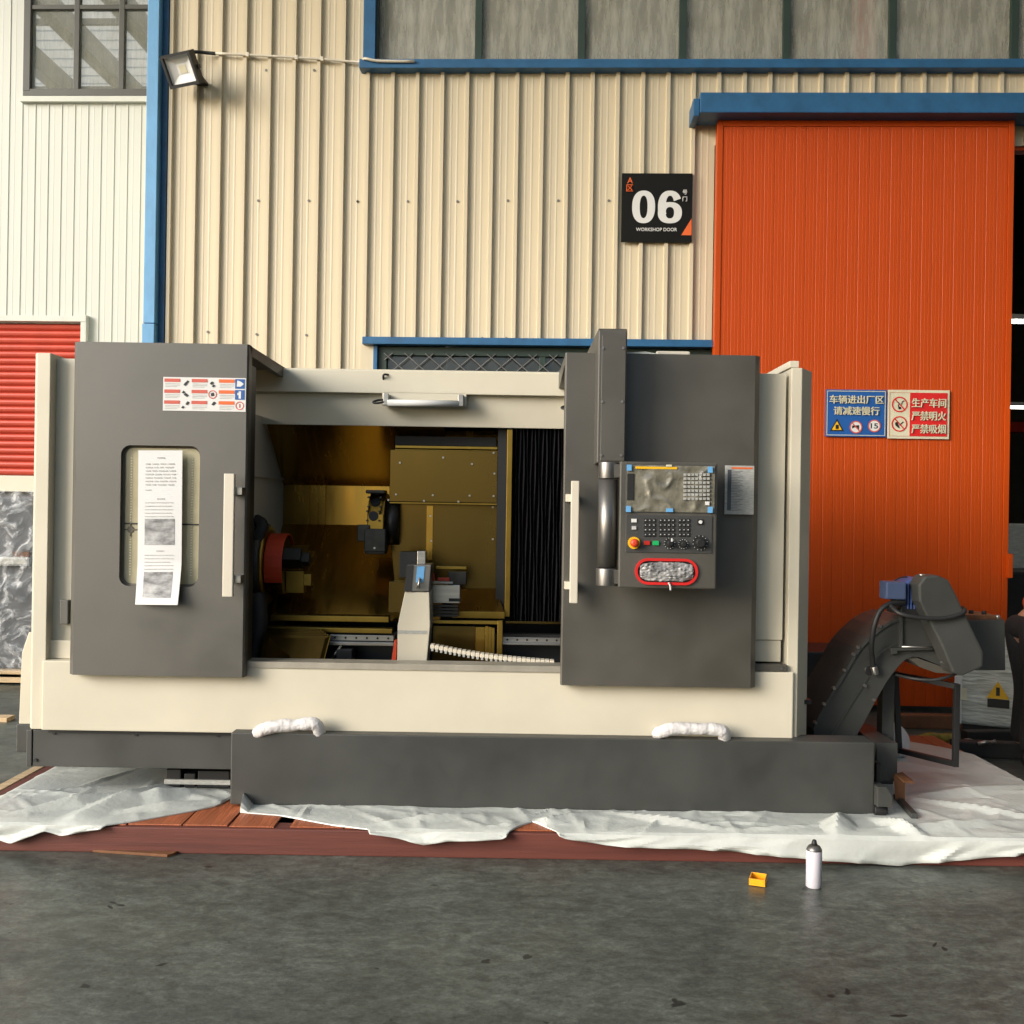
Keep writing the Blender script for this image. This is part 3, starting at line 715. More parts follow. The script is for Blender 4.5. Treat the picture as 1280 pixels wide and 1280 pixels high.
for i, fx in enumerate((0.50, 0.80)):
    xa = X0 + fx*ww; za = Z0 + (0.205 if i == 0 else 0.235)*hh2
    disc('round_symbol', 'whitep', bs, xa, fy, za, 0.048, 0.0012); disc('ring', 'pinkp', bs, xa, fy - 0.0013, za, 0.050, 0.0008, r_in=0.041)
    if i: text('lettering', '15', 'blackp', bs, xa - 0.029, xa + 0.029, fy - 0.002, za - 0.021, za + 0.021, 0.02)
    else:
        MB().prism([(xa - 0.03, fy - 0.0022, za + 0.012), (xa + 0.025, fy - 0.0022, za - 0.02), (xa + 0.025, fy - 0.0022, za + 0.016), (xa - 0.012, fy - 0.0022, za + 0.002), (xa - 0.03, fy - 0.0022, za - 0.012)], (0, 0.0008, 0)).build('pictogram', 'blackp', bs)
        d = 0.03; MB().prism([(xa - d, fy - 0.0034, za + d - 0.003), (xa - d + 0.006, fy - 0.0034, za + d + 0.003), (xa + d, fy - 0.0034, za - d + 0.003), (xa + d - 0.006, fy - 0.0034, za - d - 0.003)], (0, 0.0008, 0)).build('slash', 'pinkp', bs)
rebase(bs, ((X0 + X1)/2, DY, Z0))
rs = wall_thing('no_smoking_sign', 'red and cream no smoking sign beside the blue sign on the orange door', 'sign')
X0, X1, Z0, Z1 = WR(1109.5, 487.5, 1187, 548.5, -0.17); ww, hh2 = X1 - X0, Z1 - Z0
boxp('board', 'olivep', rs, X0 + 0.002, X1, DY - 0.006, DY, Z0, Z1, 0.002)
MB().box(X0 + 0.36*ww, X0 + 0.96*ww, fy, fy + 0.001, Z0 + 0.055*hh2, Z0 + 0.94*hh2).build('red_field', 'redp', rs)
frame_line(rs, 'pinkp', X0 + 0.03*ww, X0 + 0.965*ww, Z0 + 0.05*hh2, Z0 + 0.945*hh2, 0.002, fy - 0.0005)
for i, tx in enumerate(('生产车间', '严禁明火', '严禁吸烟')):
    text('lettering', tx, 'olivep', rs, X0 + 0.385*ww, X0 + 0.94*ww, fy - 0.0022, Z0 + (0.64 - 0.265*i)*hh2, Z0 + (0.83 - 0.265*i)*hh2, 0.022)
for i in range(2):
    xa = X0 + 0.195*ww; za = Z0 + (0.70 - 0.40*i)*hh2
    disc('ring', 'redp', rs, xa, fy, za, 0.062, 0.001, r_in=0.052)
    if i == 0:
        MB().tube([(xa - 0.02, fy - 0.001, za + 0.02), (xa - 0.005, fy - 0.001, za + 0.005), (xa - 0.012, fy - 0.001, za - 0.012), (xa, fy - 0.001, za - 0.028)], 0.0035, seg=6).build('pictogram', 'blackp', rs)
        MB().cyl((xa, fy, za - 0.028), (xa, fy - 0.0015, za - 0.028), 0.011).build('pictogram', 'blackp', rs)
        MB().tube([(xa + 0.012, fy - 0.001, za - 0.004), (xa + 0.02, fy - 0.001, za + 0.022), (xa + 0.035, fy - 0.001, za + 0.03)], 0.003, seg=6).build('pictogram', 'blackp', rs)
    else:
        MB().prism([(xa - 0.035, fy - 0.001, za + 0.008), (xa - 0.018, fy - 0.001, za + 0.02), (xa - 0.006, fy - 0.001, za - 0.012), (xa + 0.004, fy - 0.001, za - 0.036), (xa - 0.012, fy - 0.001, za - 0.028), (xa - 0.03, fy - 0.001, za - 0.014)], (0, 0.0008, 0)).build('pictogram', 'blackp', rs)
        MB().prism([(xa + 0.002, fy - 0.001, za - 0.014), (xa + 0.034, fy - 0.001, za + 0.014), (xa + 0.028, fy - 0.001, za + 0.02), (xa - 0.003, fy - 0.001, za - 0.006)], (0, 0.0008, 0)).build('pictogram', 'blackp', rs)
    d = 0.040; MB().prism([(xa - d, fy - 0.0024, za + d - 0.003), (xa - d + 0.006, fy - 0.0024, za + d + 0.003), (xa + d, fy - 0.0024, za - d + 0.003), (xa + d - 0.006, fy - 0.0024, za - d - 0.003)], (0, 0.0008, 0)).build('slash', 'redp', rs)
rebase(rs, ((X0 + X1)/2, DY, Z0))

# ================================================================== PALLET UNDER THE MACHINE
PF = 4.47; PT = 0.122; PL, PR, PB = -2.45, 2.80, 6.6
pal = thing('timber_skid', 'red brown stained timber skid under the big turning machine', 'skid', (0.3, PF, 0))
boxp('front_beam', 'wood', pal, PL - 0.6, PR + 0.1, PF, PF + 0.10, 0.0, 0.115, 0.005)
boxp('rear_beam', 'wood', pal, PL, PR, PB - 0.1, PB, 0.0, 0.11, 0.005)
boxp('side_beam', 'wood', pal, PL - 0.09, PL - 0.005, PF + 0.104, PB, 0.0, 0.112, 0.005)
boxp('side_edging', 'rawwood', pal, PL - 0.15, PL - 0.094, PF + 0.104, PB - 0.1, 0.0, 0.115, 0.004)
for y in (5.2, 5.9): boxp('bearer', 'wood', pal, PL, PR, y, y + 0.1, 0.0, 0.105, 0.005)
x = PL + 0.0; k = 0
while x < PR - 0.1:
    wd = random.choice((0.20, 0.24, 0.28, 0.17))
    gap = random.choice((0.006, 0.012, 0.008, 0.07 if k % 4 == 1 else 0.01))
    boxp('plank', 'woodtop', pal, x, min(x + wd, PR), PF + 0.015 + random.uniform(0, 0.02), PB - 0.02, 0.1155, PT - random.uniform(0, 0.001), 0.0025)
    x += wd + gap; k += 1
sp = MB(); sp.prism([(-1.85, PF - 0.002, 0), (-1.50, PF - 0.05, 0), (-1.48, PF - 0.03, 0), (-1.47, PF - 0.002, 0)], (0, 0, 0.012)); sp.build('splinter', 'card', pal, 0.002)

# ------------------------------------------------------------------ plastic sheet on the skid
edge = [(-60, 1050), (0, 1047), (25, 1051), (66, 1036), (86, 1042), (172, 1027), (230, 1014), (252, 1008), (268, 992), (276, 990), (290, 1016), (345, 1020), (424, 1033), (470, 1038), (505, 1045), (537, 1053), (566, 1048), (634, 1045),
        (655, 1034), (673, 1028), (692, 1036), (713, 1045), (763, 1054), (830, 1057), (900, 1060), (1000, 1069), (1079, 1075), (1129, 1080), (1179, 1075), (1280, 1066), (1340, 1064)]
def edge_v(u):
    for (a, b), (c, d) in zip(edge, edge[1:]):
        if a <= u <= c: return b + (d - b) * (u - a) / (c - a)
    return edge[-1][1]
FR = random.Random(21); FOLDS = []
for k in range(230):
    fx, fy = FR.uniform(PL - 0.3, PR + 0.3), FR.uniform(PF - 0.05, 5.9) if k % 2 else FR.uniform(PF - 0.05, 5.0)
    an = FR.gauss(0.0, 0.55) + (1.2 if FR.random() < 0.35 else 0); ln = FR.uniform(0.10, 0.55)
    FOLDS.append((fx, fy, math.cos(an), math.sin(an), ln, FR.uniform(0.003, 0.014), FR.uniform(0.018, 0.06)))
FOLDS += [(-1.30, 4.70, 0.25, 1.0, 0.20, 0.15, 0.10), (-1.70, 4.85, 0.8, 0.6, 0.30, 0.06, 0.10), (-2.05, 4.75, 0.75, 0.65, 0.35, 0.05, 0.09), (-1.83, 4.80, 0.4, 0.9, 0.5, 0.055, 0.13), (-1.32, 4.72, 0.15, 1.0, 0.16, 0.11, 0.10), (-1.62, 4.72, 0.9, 0.45, 0.3, 0.03, 0.07), (1.52, 4.60, 0.35, 0.9, 0.22, 0.06, 0.09), (1.80, 4.57, -0.5, 0.85, 0.2, 0.05, 0.08),
          (2.05, 4.62, 0.95, 0.2, 0.5, 0.03, 0.08), (2.4, 5.2, 0.9, 0.3, 0.6, 0.03, 0.10), (2.3, 4.9, 0.8, -0.5, 0.5, 0.025, 0.06), (0.2, 4.6, 0.8, 0.5, 0.3, 0.03, 0.06), (0.75, 4.62, 0.85, -0.4, 0.35, 0.03, 0.06), (-0.35, 4.6, 0.9, 0.3, 0.3, 0.028, 0.06), (2.1, 5.7, 0.95, -0.2, 0.5, 0.05, 0.12)]
def sheet_h(x, y):
    h = 0.003 + 0.007 * (0.5 + noise.noise(Vector((x * 1.6, y * 2.0, 0.3))))
    for fx, fy, c, s_, ln, H, wd in FOLDS:
        dx, dy = x - fx, y - fy
        if abs(dx) > ln + wd or abs(dy) > ln + wd: continue
        t = dx*c + dy*s_; d = abs(-dx*s_ + dy*c)
        if abs(t) < ln and d < wd * 2: 
            k = 1 - abs(t) / ln; ww_ = wd * (0.4 + 0.6 * k); 
            if d < ww_: h = max(h, 0.003 + H * k * (1 - d / ww_) + 0.35 * h)
    return h
def back_y(x):
    if x < 1.75: return 6.2
    if x < 2.2: return 6.2 + (x - 1.75) / 0.45 * 0.32
    t = (x - 2.2) / 0.66
    return 6.52 - 0.62 * t ** 2.2 + 0.02 * math.sin(t * 9)
def sheet():
    mb = MB(); bm = mb.bm; rows = []
    xs = [PL + 0.16 - 0.35 + i * (PR + 0.07 - PL + 0.19) / 420 for i in range(421)]
    for x in xs:
        u = 640 + x * F / PF
        a = x / PF * F; vv = edge_v(u)
        b = -(u - 640) * SR + (vv - 640) * CR            # un-rolled
        zedge = CAMZ - b * PF / F
        ytop = PF + 0.0
        row = []
        if zedge < PT - 0.004: drop = PT - zedge; yfront = PF - 0.012
        else: drop = 0.0; yfront = (CAMZ - PT) * F / b   # the edge lies on top of the planks
        by = back_y(x); n = 90
        for j in range(n + 1):
            t = j / n; y = by + (max(yfront, PF) - by) * t
            h = sheet_h(x, y)
            f = min(1, (y - max(yfront, PF)) / 0.05) if y < max(yfront, PF) + 0.05 else 1
            base = PT
            if x < PL: base = PT - min(0.10, (PL - x) * 0.5)
            if x > PR + 0.012: base = PT - (x - PR - 0.012) * 1.6
            row.append((x, y, base + 0.003 + h * (0.35 + 0.65 * f)))
        for j in range(1, 9):
            t = j / 8
            if drop > 0:
                out = 0.010 + 0.028 * t * (0.5 + 0.8 * noise.noise(Vector((x * 3, 1.7, 0)))) + 0.022 * (1 - 2.4*abs(noise.noise(Vector((x * 4.5 + t, t * 0.8, 5))))) * t
                row.append((x, PF - max(0.004, out) - 0.004, PT + 0.004 - drop * t if j < 8 else PT - drop))
            else:
                row.append((x, yfront - 0.002 * t, PT + 0.003 * (1 - t) + sheet_h(x, yfront) * 0.35 * (1 - t) + 0.0008))
        rows.append([bm.verts.new(p) for p in row])
    for a, b in zip(rows, rows[1:]):
        for i in range(len(a) - 1):
            bm.faces.new((a[i], b[i], b[i+1], a[i+1]))
    o = mb.build('plastic_sheet', 'sheet', None, smooth=True)
    o.data.set_sharp_from_angle(angle=rad(14))
    md = o.modifiers.new('thick', 'SOLIDIFY'); md.thickness = 0.0006; md.offset = 1
    return tag(o, 'crumpled white plastic sheet spread over the timber skid', 'sheet')
sheet()

# ================================================================== TURNING MACHINE
YT, YD, YB, YP = 4.775, 4.78, 4.85, 4.87
mc = thing('turning_machine', 'large cream and charcoal turning machine with both front doors slid open', 'machine', (-0.5, 5.6, PT))
# --- base
x0, x1, z0, z1 = R(41, 914, 289, 960, YP + 0.02)
boxp('base_panel', 'base', mc, x0, x1 + 0.3, YP + 0.02, 6.6, z0, z1, 0.004)
xb0 = x0
boxp('base_corner', 'base', mc, x0 - 0.03, x0 - 0.003, YP + 0.015, 6.6, z0, z1, 0.004)
for u, v in ((68, 916), (170, 918), (272, 919), (45, 950)):
    p = at(u, v, YP + 0.02); MB().cyl((p.x, YP + 0.019, p.z), (p.x, YP + 0.012, p.z), 0.008, seg=10).build('bolt', 'black', mc)
tx0, tx1, tz0, tz1 = R(288, 922, 1093, 1012, YT)
tz0 = max(tz0, PT + 0.008)
boxp('coolant_tank', 'base', mc, tx0, tx1, YT, 4.93, tz0, tz1, 0.006)
boxp('machine_base', 'blackmetal', mc, -2.0, 1.45, 5.35, 6.5, 0.23, 0.6, 0.01)
for xx in (-1.55, -1.25, -0.4, 0.6, 1.35):
    for yy in (5.35, 6.3): boxp('levelling_foot', 'blackmetal', mc, xx, xx + 0.2, yy, yy + 0.18, PT + 0.001, 0.24, 0.008)
for (ua, ub, vt) in ((207, 226, 962), (230, 244, 967), (247, 287, 964)):
    xa_, xb_ = at(ua, 975, 5.02).x, at(ub, 975, 5.02).x; boxp('levelling_foot', 'black', mc, xa_, xb_, 5.02, 5.2, PT + 0.02, at((ua + ub)/2, vt, 5.02).z, 0.006)
boxp('cross_bar', 'plate', mc, at(205, 978, 5.0).x, at(288, 978, 5.0).x, 5.0, 5.018, at(250, 981, 5.0).z, at(250, 975, 5.0).z, 0.002)
boxp('cross_bar', 'blackmetal', mc, -1.75, -1.0, 5.28, 5.34, 0.18, 0.23, 0.004)
# --- cream lower front
x0, x1, z0, z1 = R(52, 833, 990, 921, YB)
FZ0, FZ1 = z0 + 0.004, z1
boxp('front_panel', 'cream', mc, x0, x1 + 0.006, YB, YB + 0.10, FZ0, FZ1, 0.006)
boxp('shadow_gap', 'black', mc, x0 + 0.02, x1, YB + 0.03, YB + 0.2, FZ0 - 0.02, FZ0 - 0.001, 0)
# end posts
px0, px1, pz0, pz1 = R(34, 441, 65, 912, YP)
pxl = at(38, 640, YP).x; pxr = at(60, 640, YP).x
ptop = at(53, 441, YP).z
mb = MB(); mb.prism([(pxl, YP + 0.03, FZ0), (pxl + 0.02, YP, FZ0), (pxr, YP, FZ0), (pxr + 0.004, YP + 0.16, FZ0), (pxl, YP + 0.16, FZ0)], (0, 0, ptop - FZ0)); mb.build('end_post', 'cream', mc, 0.003)
rp0 = at(62, 640, 4.935).x; rtop = at(78, 448, 4.935).z
boxp('side_infill', 'cream', mc, rp0, rp0 + 0.35, 4.935, 4.97, FZ1 - 0.02, rtop, 0.003)
boxp('door_stop', 'char', mc, at(76, 765, 4.91).x, at(86, 765, 4.91).x, 4.90, 4.934, at(80, 780, 4.91).z, at(80, 750, 4.91).z, 0.003)
boxp('post_step', 'cream', mc, rp0, rp0 + 0.2, 4.91, 4.934, FZ1 + 0.002, at(70, 800, 4.92).z, 0.003)
qx0 = at(987, 640, YP).x; qx1 = at(1000, 640, YP).x; qx2 = at(1012, 640, YP + 0.12).x; qtop = at(993, 452, YP).z
mb = MB(); mb.prism([(qx0, YP, FZ0 - 0.01), (qx1, YP, FZ0 - 0.01), (qx2, YP + 0.12, FZ0 - 0.01), (qx2, YP + 0.3, FZ0 - 0.01), (qx0, YP + 0.3, FZ0 - 0.01)], (0, 0, qtop - FZ0 - 0.02)); mb.build('end_post', 'cream', mc, 0.004)
boxp('post_flange', 'cream', mc, qx0 - 0.01, qx1 - 0.015, YP + 0.002, YP + 0.55, qtop - 0.029, qtop + 0.004, 0.003)
ix0 = at(945, 640, 4.905).x; itop = at(968, 467, 4.905).z; ibot = at(968, 800, 4.905).z
boxp('side_infill', 'cream', mc, ix0 - 0.3, qx0 - 0.016, 4.905, 4.94, ibot, itop, 0.003)
boxp('side_infill', 'cream', mc, ix0 - 0.3, qx0 - 0.02, 4.915, 4.945, FZ1 + 0.04, ibot - 0.003, 0.003)
boxp('door_track', 'char', mc, ix0 - 0.3, qx0 - 0.004, YB - 0.002, 4.90, FZ1 + 0.003, FZ1 + 0.034, 0.002)
p = at(986, 838, YB); disc('bolt', 'steel', mc, qx0 - 0.03, YB - 0.002, FZ1 + 0.018, 0.007)
# cabinet shell
boxp('side_wall', 'cream', mc, pxl + 0.02, pxl + 0.05, 5.12, 6.6, FZ0, ptop - 0.005, 0.003)
boxp('side_wall', 'cream', mc, qx2 - 0.05, qx2 - 0.006, YP + 0.31, 6.6, FZ0, qtop - 0.03, 0.003)
boxp('rear_wall', 'cream', mc, pxl + 0.05, qx2 - 0.05, 6.56, 6.6, FZ0, 2.3, 0.003)
boxp('roof_panel', 'cream', mc, pxl + 0.05, qx2 - 0.05, 5.75, 6.56, 2.26, 2.29, 0.003)
boxp('rear_coolant_unit', 'blackmetal', mc, at(1000, 870, 6.7).x, at(1066, 870, 6.7).x, 6.7, 7.2, PT + 0.005, at(1030, 815, 6.7).z, 0.01)
# electrical side cover seen past the end post
cxa = at(24, 870, 5.3).x
mb = MB(); zt_, zm_, zb_ = at(30, 795, 5.3).z, at(30, 905, 5.3).z, at(30, 940, 5.3).z
mb.prism([(cxa, 5.3, zm_), (cxa + 0.10, 5.3, zm_), (cxa + 0.10, 5.3, zt_ + 0.02), (cxa + 0.045, 5.3, zt_ + 0.02), (cxa + 0.01, 5.3, zt_ - 0.09)], (0, 0.9, 0)); mb.build('side_cover', 'cream', mc, 0.004)
boxp('side_cover_foot', 'base', mc, cxa - 0.012, cxa + 0.10, 5.3, 6.2, zb_, zm_ - 0.002, 0.004)
# --- header
HY = 5.5
hz1 = at(520, 462, HY).z; hzm = at(520, 492, HY).z; hz0 = at(520, 533, HY + 0.07).z
hx0, hx1 = pxl + 0.06, qx2 - 0.07
mb = MB(); mb.prism([(hx0, HY, hzm), (hx0, HY, hz1 - 0.01), (hx0, HY + 0.012, hz1), (hx0, HY + 0.22, hz1), (hx0, HY + 0.22, hz0 + 0.03), (hx0, HY + 0.085, hz0 + 0.02), (hx0, HY + 0.085, hz0), (hx0, HY + 0.075, hz0), (hx0, HY + 0.045, hzm)], (hx1 - hx0, 0, 0))
mb.build('header_beam', 'cream', mc, 0.003)
p = at(482, 471, HY); MB().tube([(p.x - 0.012, HY + 0.005, p.z - 0.015), (p.x - 0.008, HY - 0.02, p.z + 0.008), (p.x + 0.014, HY + 0.003, p.z + 0.012)], 0.006, seg=8).build('cable_stub', 'black', mc)
def lamp(u0, v0, u1, v1):
    x0, x1, z0, z1 = R(u0, v0, u1, v1, HY - 0.02)
    lo = boxp('work_lamp', 'cream', mc, x0, x1, HY + 0.0, HY + 0.04, z0 + 0.01, z1 + 0.01, 0.004)
    for a in (x0 + 0.012, x1 - 0.045): boxp('clamp', 'steel', lo, a, a + 0.03, HY - 0.05, HY - 0.001, z0 + 0.006, z1 - 0.005, 0.003)
    MB().cyl((x0 + 0.035, HY - 0.04, (z0 + z1)/2 - 0.018), (x1 - 0.04, HY - 0.04, (z0 + z1)/2 - 0.018), 0.018).build('tube', 'whitep', lo)
    MB().tube([(x0 + 0.04, HY - 0.04, z0 + 0.028), (x0 - 0.02, HY - 0.05, z0 + 0.015), (x0 - 0.045, HY - 0.03, z0 + 0.022), (x0 - 0.02, HY - 0.015, z0 + 0.035), (x0 + 0.02, HY - 0.005, z0 + 0.04)], 0.006, seg=8).build('cable', 'black', lo)
lamp(477, 492, 583, 509); lamp(712, 500, 818, 516)

# --- doors
def door_shell(x0, x1, z0, z1, hole, chl, chr_, inner_dark):
    mb = MB()
    xa, xb = x0 + chl, x1 - chr_
    if hole: plate_hole(mb, xa, xb, z0, z1, hole, YD, YD + 0.035)
    else: mb.quad((xa, YD, z0), (xb, YD, z0), (xb, YD, z1), (xa, YD, z1))
    dp = 0.062
    pts = [(xa, YD), (x0, YD + chl * 1.1), (x0, YD + dp), (x1, YD + dp), (x1, YD + chr_ * 1.1), (xb, YD)]
    for (a, b), (c, d) in zip(pts, pts[1:]):
        if b == YD + dp and d == YD + dp and hole: continue
        mb.quad((a, b, z0), (c, d, z0), (c, d, z1), (a, b, z1))
    for zz in (z0, z1): mb.bm.faces.new([mb.bm.verts.new((a, b, zz)) for a, b in pts])
    bmesh.ops.remove_doubles(mb.bm, verts=mb.bm.verts, dist=1e-5)
    return mb
lx0, lx1, lz0, lz1 = R(87, 428.5, 308, 836, YD)
lz0 = FZ1 - 0.055
wx0_, wx1_, wz0_, wz1_ = R(150, 557, 249, 733, YD)
hole = rrect(wx0_, wx1_, wz0_, wz1_, 0.045, 6)
ld = door_shell(lx0, lx1, lz0, lz1, hole, 0.028, 0.008, True).build('sliding_door', 'char', mc, 0.0); ld['label'] = 'charcoal sliding door with filmed window and paper notice'
boxp('door_edge', 'blackmetal', ld, lx1 - 0.05, lx1 - 0.004, YD + 0.063, YD + 0.16, lz0 + 0.03, lz1 - 0.09, 0.003)
mb = MB(); mb.prism([(lx1, YD + 0.01, lz1 - 0.002), (lx1, 5.62, lz1 - 0.002), (lx1, 5.62, lz1 - 0.06), (lx1, 5.42, lz1 - 0.06), (lx1, YD + 0.16, lz1 - 0.05), (lx1, YD + 0.062, lz1 - 0.05)], (-0.03, 0, 0)); mb.build('hood_rib', 'char', ld, 0.002)
boxp('hood', 'char', ld, lx0 + 0.01, lx1 - 0.031, YD + 0.0635, 5.6, lz1 - 0.022, lz1 - 0.002, 0.003)
mb = MB()
pane = mb.prism([(x, YD + 0.034, z) for x, z in rrect(wx0_ - 0.004, wx1_ + 0.004, wz0_ - 0.004, wz1_ + 0.004, 0.045, 6)], (0, 0.006, 0)).build('window_pane', 'film', ld)
mb = MB(); ins = 0.010
a_ = rrect(wx0_, wx1_, wz0_, wz1_, 0.045, 6); b_ = rrect(wx0_ + ins, wx1_ - ins, wz0_ + ins, wz1_ - ins, 0.038, 6)
A = [mb.bm.verts.new((x, YD + 0.026, z)) for x, z in a_]; Bv = [mb.bm.verts.new((x, YD + 0.030, z)) for x, z in b_]
for i in range(len(A)): mb.bm.faces.new((A[i], A[(i+1) % len(A)], Bv[(i+1) % len(A)], Bv[i]))
mb.build('gasket', 'filmedge', ld)
zl = at(200, 655, YD).z
MB().box(wx0_, wx1_, YD + 0.030, YD + 0.0335, zl - 0.004, zl + 0.003).build('film_seam', 'blackp', ld)
mb = MB(); cx_, cz_ = at(160, 662, YD).x, at(160, 662, YD).z
for d in ((0.034, 0.003), (0.003, 0.034), (0.014, 0.010), (0.010, 0.014)): mb.box(cx_ - d[0], cx_ + d[0], YD + 0.0300 - d[0]*0.02, YD + 0.033, cz_ - d[1], cz_ + d[1])
mb.build('printed_mark', 'filmedge', ld)
mb = MB(); n = 44
for sgn, xx in ((0, wx0_ + 0.035), (1, wx1_ - 0.05)):
    for k in range(n):
        zz = wz0_ + 0.05 + k * (wz1_ - wz0_ - 0.1) / n; mb.box(xx, xx + 0.008, YD + 0.0318, YD + 0.0335, zz, zz + 0.006)
mb.build('film_perforation', 'olivep', ld)
def handle(parent, u0, v0, u1, v1, sx):
    x0, x1, z0, z1 = R(u0, v0, u1, v1, YD - 0.09)
    mb = MB(); mb.box(x0, x1, YD - 0.095, YD - 0.065, z0, z1)
    h = mb.build('pull_bar', 'handle', parent, 0.004)
    for zz in (z0 + (z1 - z0)*0.14, z0 + (z1 - z0)*0.86):
        a, b = (x0 + 0.015, x1 + 0.03) if sx > 0 else (x0 - 0.022, x1 - 0.01)
        boxp('standoff', 'steel' if sx > 0 else 'handle', parent, a, b, YD - 0.064, YD - 0.001, zz - 0.018, zz + 0.018, 0.002)
handle(ld, 279, 592, 292, 746, 1)
# warning sticker
ws = mc
x0, x1, z0, z1 = R(204, 472, 307.5, 514, YD)
st_ = boxp('warning_sticker', 'whitep', mc, x0, x1, YD - 0.0022, YD - 0.0006, z0, z1, 0)
st_['label'] = 'white warning sticker with red and orange headers and pictograms'
ww, hh2 = x1 - x0, z1 - z0; yy = YD - 0.0036
for i in range(3):
    for j in range(3):
        cx0 = x0 + ww*(0.015 + 0.329*i); cz1 = z1 - hh2*(0.045 + 0.325*j)
        mb = MB(); mb.box(cx0, cx0 + ww*0.19, yy, yy + 0.001, cz1 - hh2*0.10, cz1); mb.build('printed_header', 'pinkp' if i < 2 else 'orangep', st_)
        mb = MB()
        for q in range(3): mb.box(cx0 + 0.004, cx0 + ww*(0.185 - 0.03*(q == 2)), yy, yy + 0.001, cz1 - hh2*(0.155 + 0.045*q), cz1 - hh2*(0.14 + 0.045*q))
        mb.build('printed_text', 'greyp', st_)
        ax = cx0 + ww*0.255; az = cz1 - hh2*0.13; t = hh2*0.115
        if i == 2 and j < 2:
            mb = MB(); mb.box(ax - t*1.25, ax + t*1.25, yy, yy + 0.001, az - t*1.25, az + t*1.25); mb.build('pictogram', 'bluep', st_)
            if j == 0: mb = MB(); mb.prism([(ax - t*0.8, yy - 0.001, az - t*0.7), (ax + t*0.2, yy - 0.001, az - t*0.7), (ax + t, yy - 0.001, az), (ax + t*0.2, yy - 0.001, az + t*0.6), (ax - t*0.7, yy - 0.001, az + t*0.9)], (0, 0.0006, 0))
            else: mb = MB(); mb.box(ax - t*0.3, ax + t*0.3, yy - 0.001, yy - 0.0003, az - t, az + t*0.9); mb.box(ax - t*0.62, ax - t*0.32, yy - 0.001, yy - 0.0003, az - t*0.1, az + t*0.5)
            mb.build('pictogram', 'whitep', st_)
        elif (i, j) in ((1, 1), (2, 2)):
            disc('pictogram', 'pinkp', st_, ax, yy + 0.001, az, t*1.1, 0.001, r_in=t*0.88)
            if i == 1: MB().prism([(ax - t*0.4, yy, az - t*0.5), (ax + t*0.5, yy, az - t*0.3), (ax + t*0.3, yy, az + t*0.5), (ax - t*0.5, yy, az + t*0.3)], (0, 0.0008, 0)).build('pictogram', 'blackp', st_)
            else: MB().box(ax - t*0.14, ax + t*0.14, yy, yy + 0.001, az - t*0.5, az + t*0.5).build('pictogram', 'pinkp', st_)
        else:
            mb = MB(); rs_ = random.Random(i*3 + j)
            for q in range(3):
                bx, bz = ax + rs_.uniform(-0.7, 0.7)*t, az + rs_.uniform(-0.7, 0.7)*t
                mb.prism([(bx - t*0.45, yy - 0.0003*q, bz - t*0.15), (bx + t*0.1, yy - 0.0003*q, bz - t*0.4), (bx + t*0.55, yy - 0.0003*q, bz + t*0.05), (bx, yy - 0.0003*q, bz + t*0.4)], (0, 0.0002, 0))
            mb.build('pictogram', 'blackp', st_)
# right door
rx0, rx1, rz0, rz1 = R(704, 442.5, 949, 847, YD)
rz0 = FZ1 - 0.068
rd = door_shell(rx0, rx1, rz0, rz1, None, 0.006, 0.03, False).build('sliding_door', 'char', mc, 0.0); rd['label'] = 'plain charcoal sliding door behind the control panel'
boxp('door_edge', 'blackmetal', rd, rx0 + 0.004, rx0 + 0.05, YD + 0.063, YD + 0.16, rz0 + 0.03, rz1 - 0.09, 0.003)
mb = MB(); mb.prism([(rx0, YD + 0.01, rz1 - 0.002), (rx0, 5.62, rz1 - 0.002), (rx0, 5.62, rz1 - 0.07), (rx0, 5.42, rz1 - 0.09), (rx0, YD + 0.16, rz1 - 0.05), (rx0, YD + 0.062, rz1 - 0.05)], (0.03, 0, 0)); mb.build('hood_rib', 'char', rd, 0.002)
boxp('hood', 'char', rd, rx0 + 0.031, rx1 - 0.01, YD + 0.0635, 5.6, rz1 - 0.022, rz1 - 0.002, 0.003)
handle(rd, 713, 601, 723, 754, -1)
# --- control arm and panel
ax0, ax1, az0, az1 = R(747, 410, 783, 579, 4.62)
mb = MB(); mb.prism([(ax0, 4.62, az0), (ax0, 4.62, az1 - 0.012), (ax0, 4.632, az1), (ax0, 5.32, az1), (ax0, 5.32, rz1 + 0.004), (ax0, YD - 0.002, rz1 + 0.004), (ax0, YD - 0.002, az0)], (ax1 - ax0, 0, 0))
arm = mb.build('control_arm', 'char', mc, 0.006)
boxp('arm_cover', 'char', arm, ax0 + 0.016, ax1 - 0.006, 4.614, 4.6195, az0 + 0.01, az1 - 0.035, 0.002)
for u, v in ((753.7, 435), (779, 435), (752.7, 502), (777.6, 502), (751.5, 569), (776.6, 569)):
    p = at(u, v, 4.61); MB().cyl((p.x, 4.6145, p.z), (p.x, 4.609, p.z), 0.006, seg=10).build('screw', 'steel', arm)
CY = 4.56
cp = at(760, 587, CY); cpx = at(761, 655, CY).x
pv = MB(); zA, zB, zC, zD = at(761, 577, CY).z, at(761, 598, CY).z, at(760, 711, CY).z, at(759, 733, CY).z
ct = rbox('control_panel', 'char', mc, 774, 577.5, 896, 735.5, CY, 0.13, 0.006)
ct['label'] = 'control panel with filmed screen, keys, dials and a red ringed pocket'
MB().cyl((cpx, CY + 0.06, zD), (cpx, CY + 0.06, zC), 0.050, seg=28).build('pivot_collar', 'chrome', ct, 0.003)
MB().cyl((cpx, CY + 0.06, zC + 0.003), (cpx, CY + 0.06, zB - 0.003), 0.044, seg=28).build('pivot_tube', 'chrome', ct)
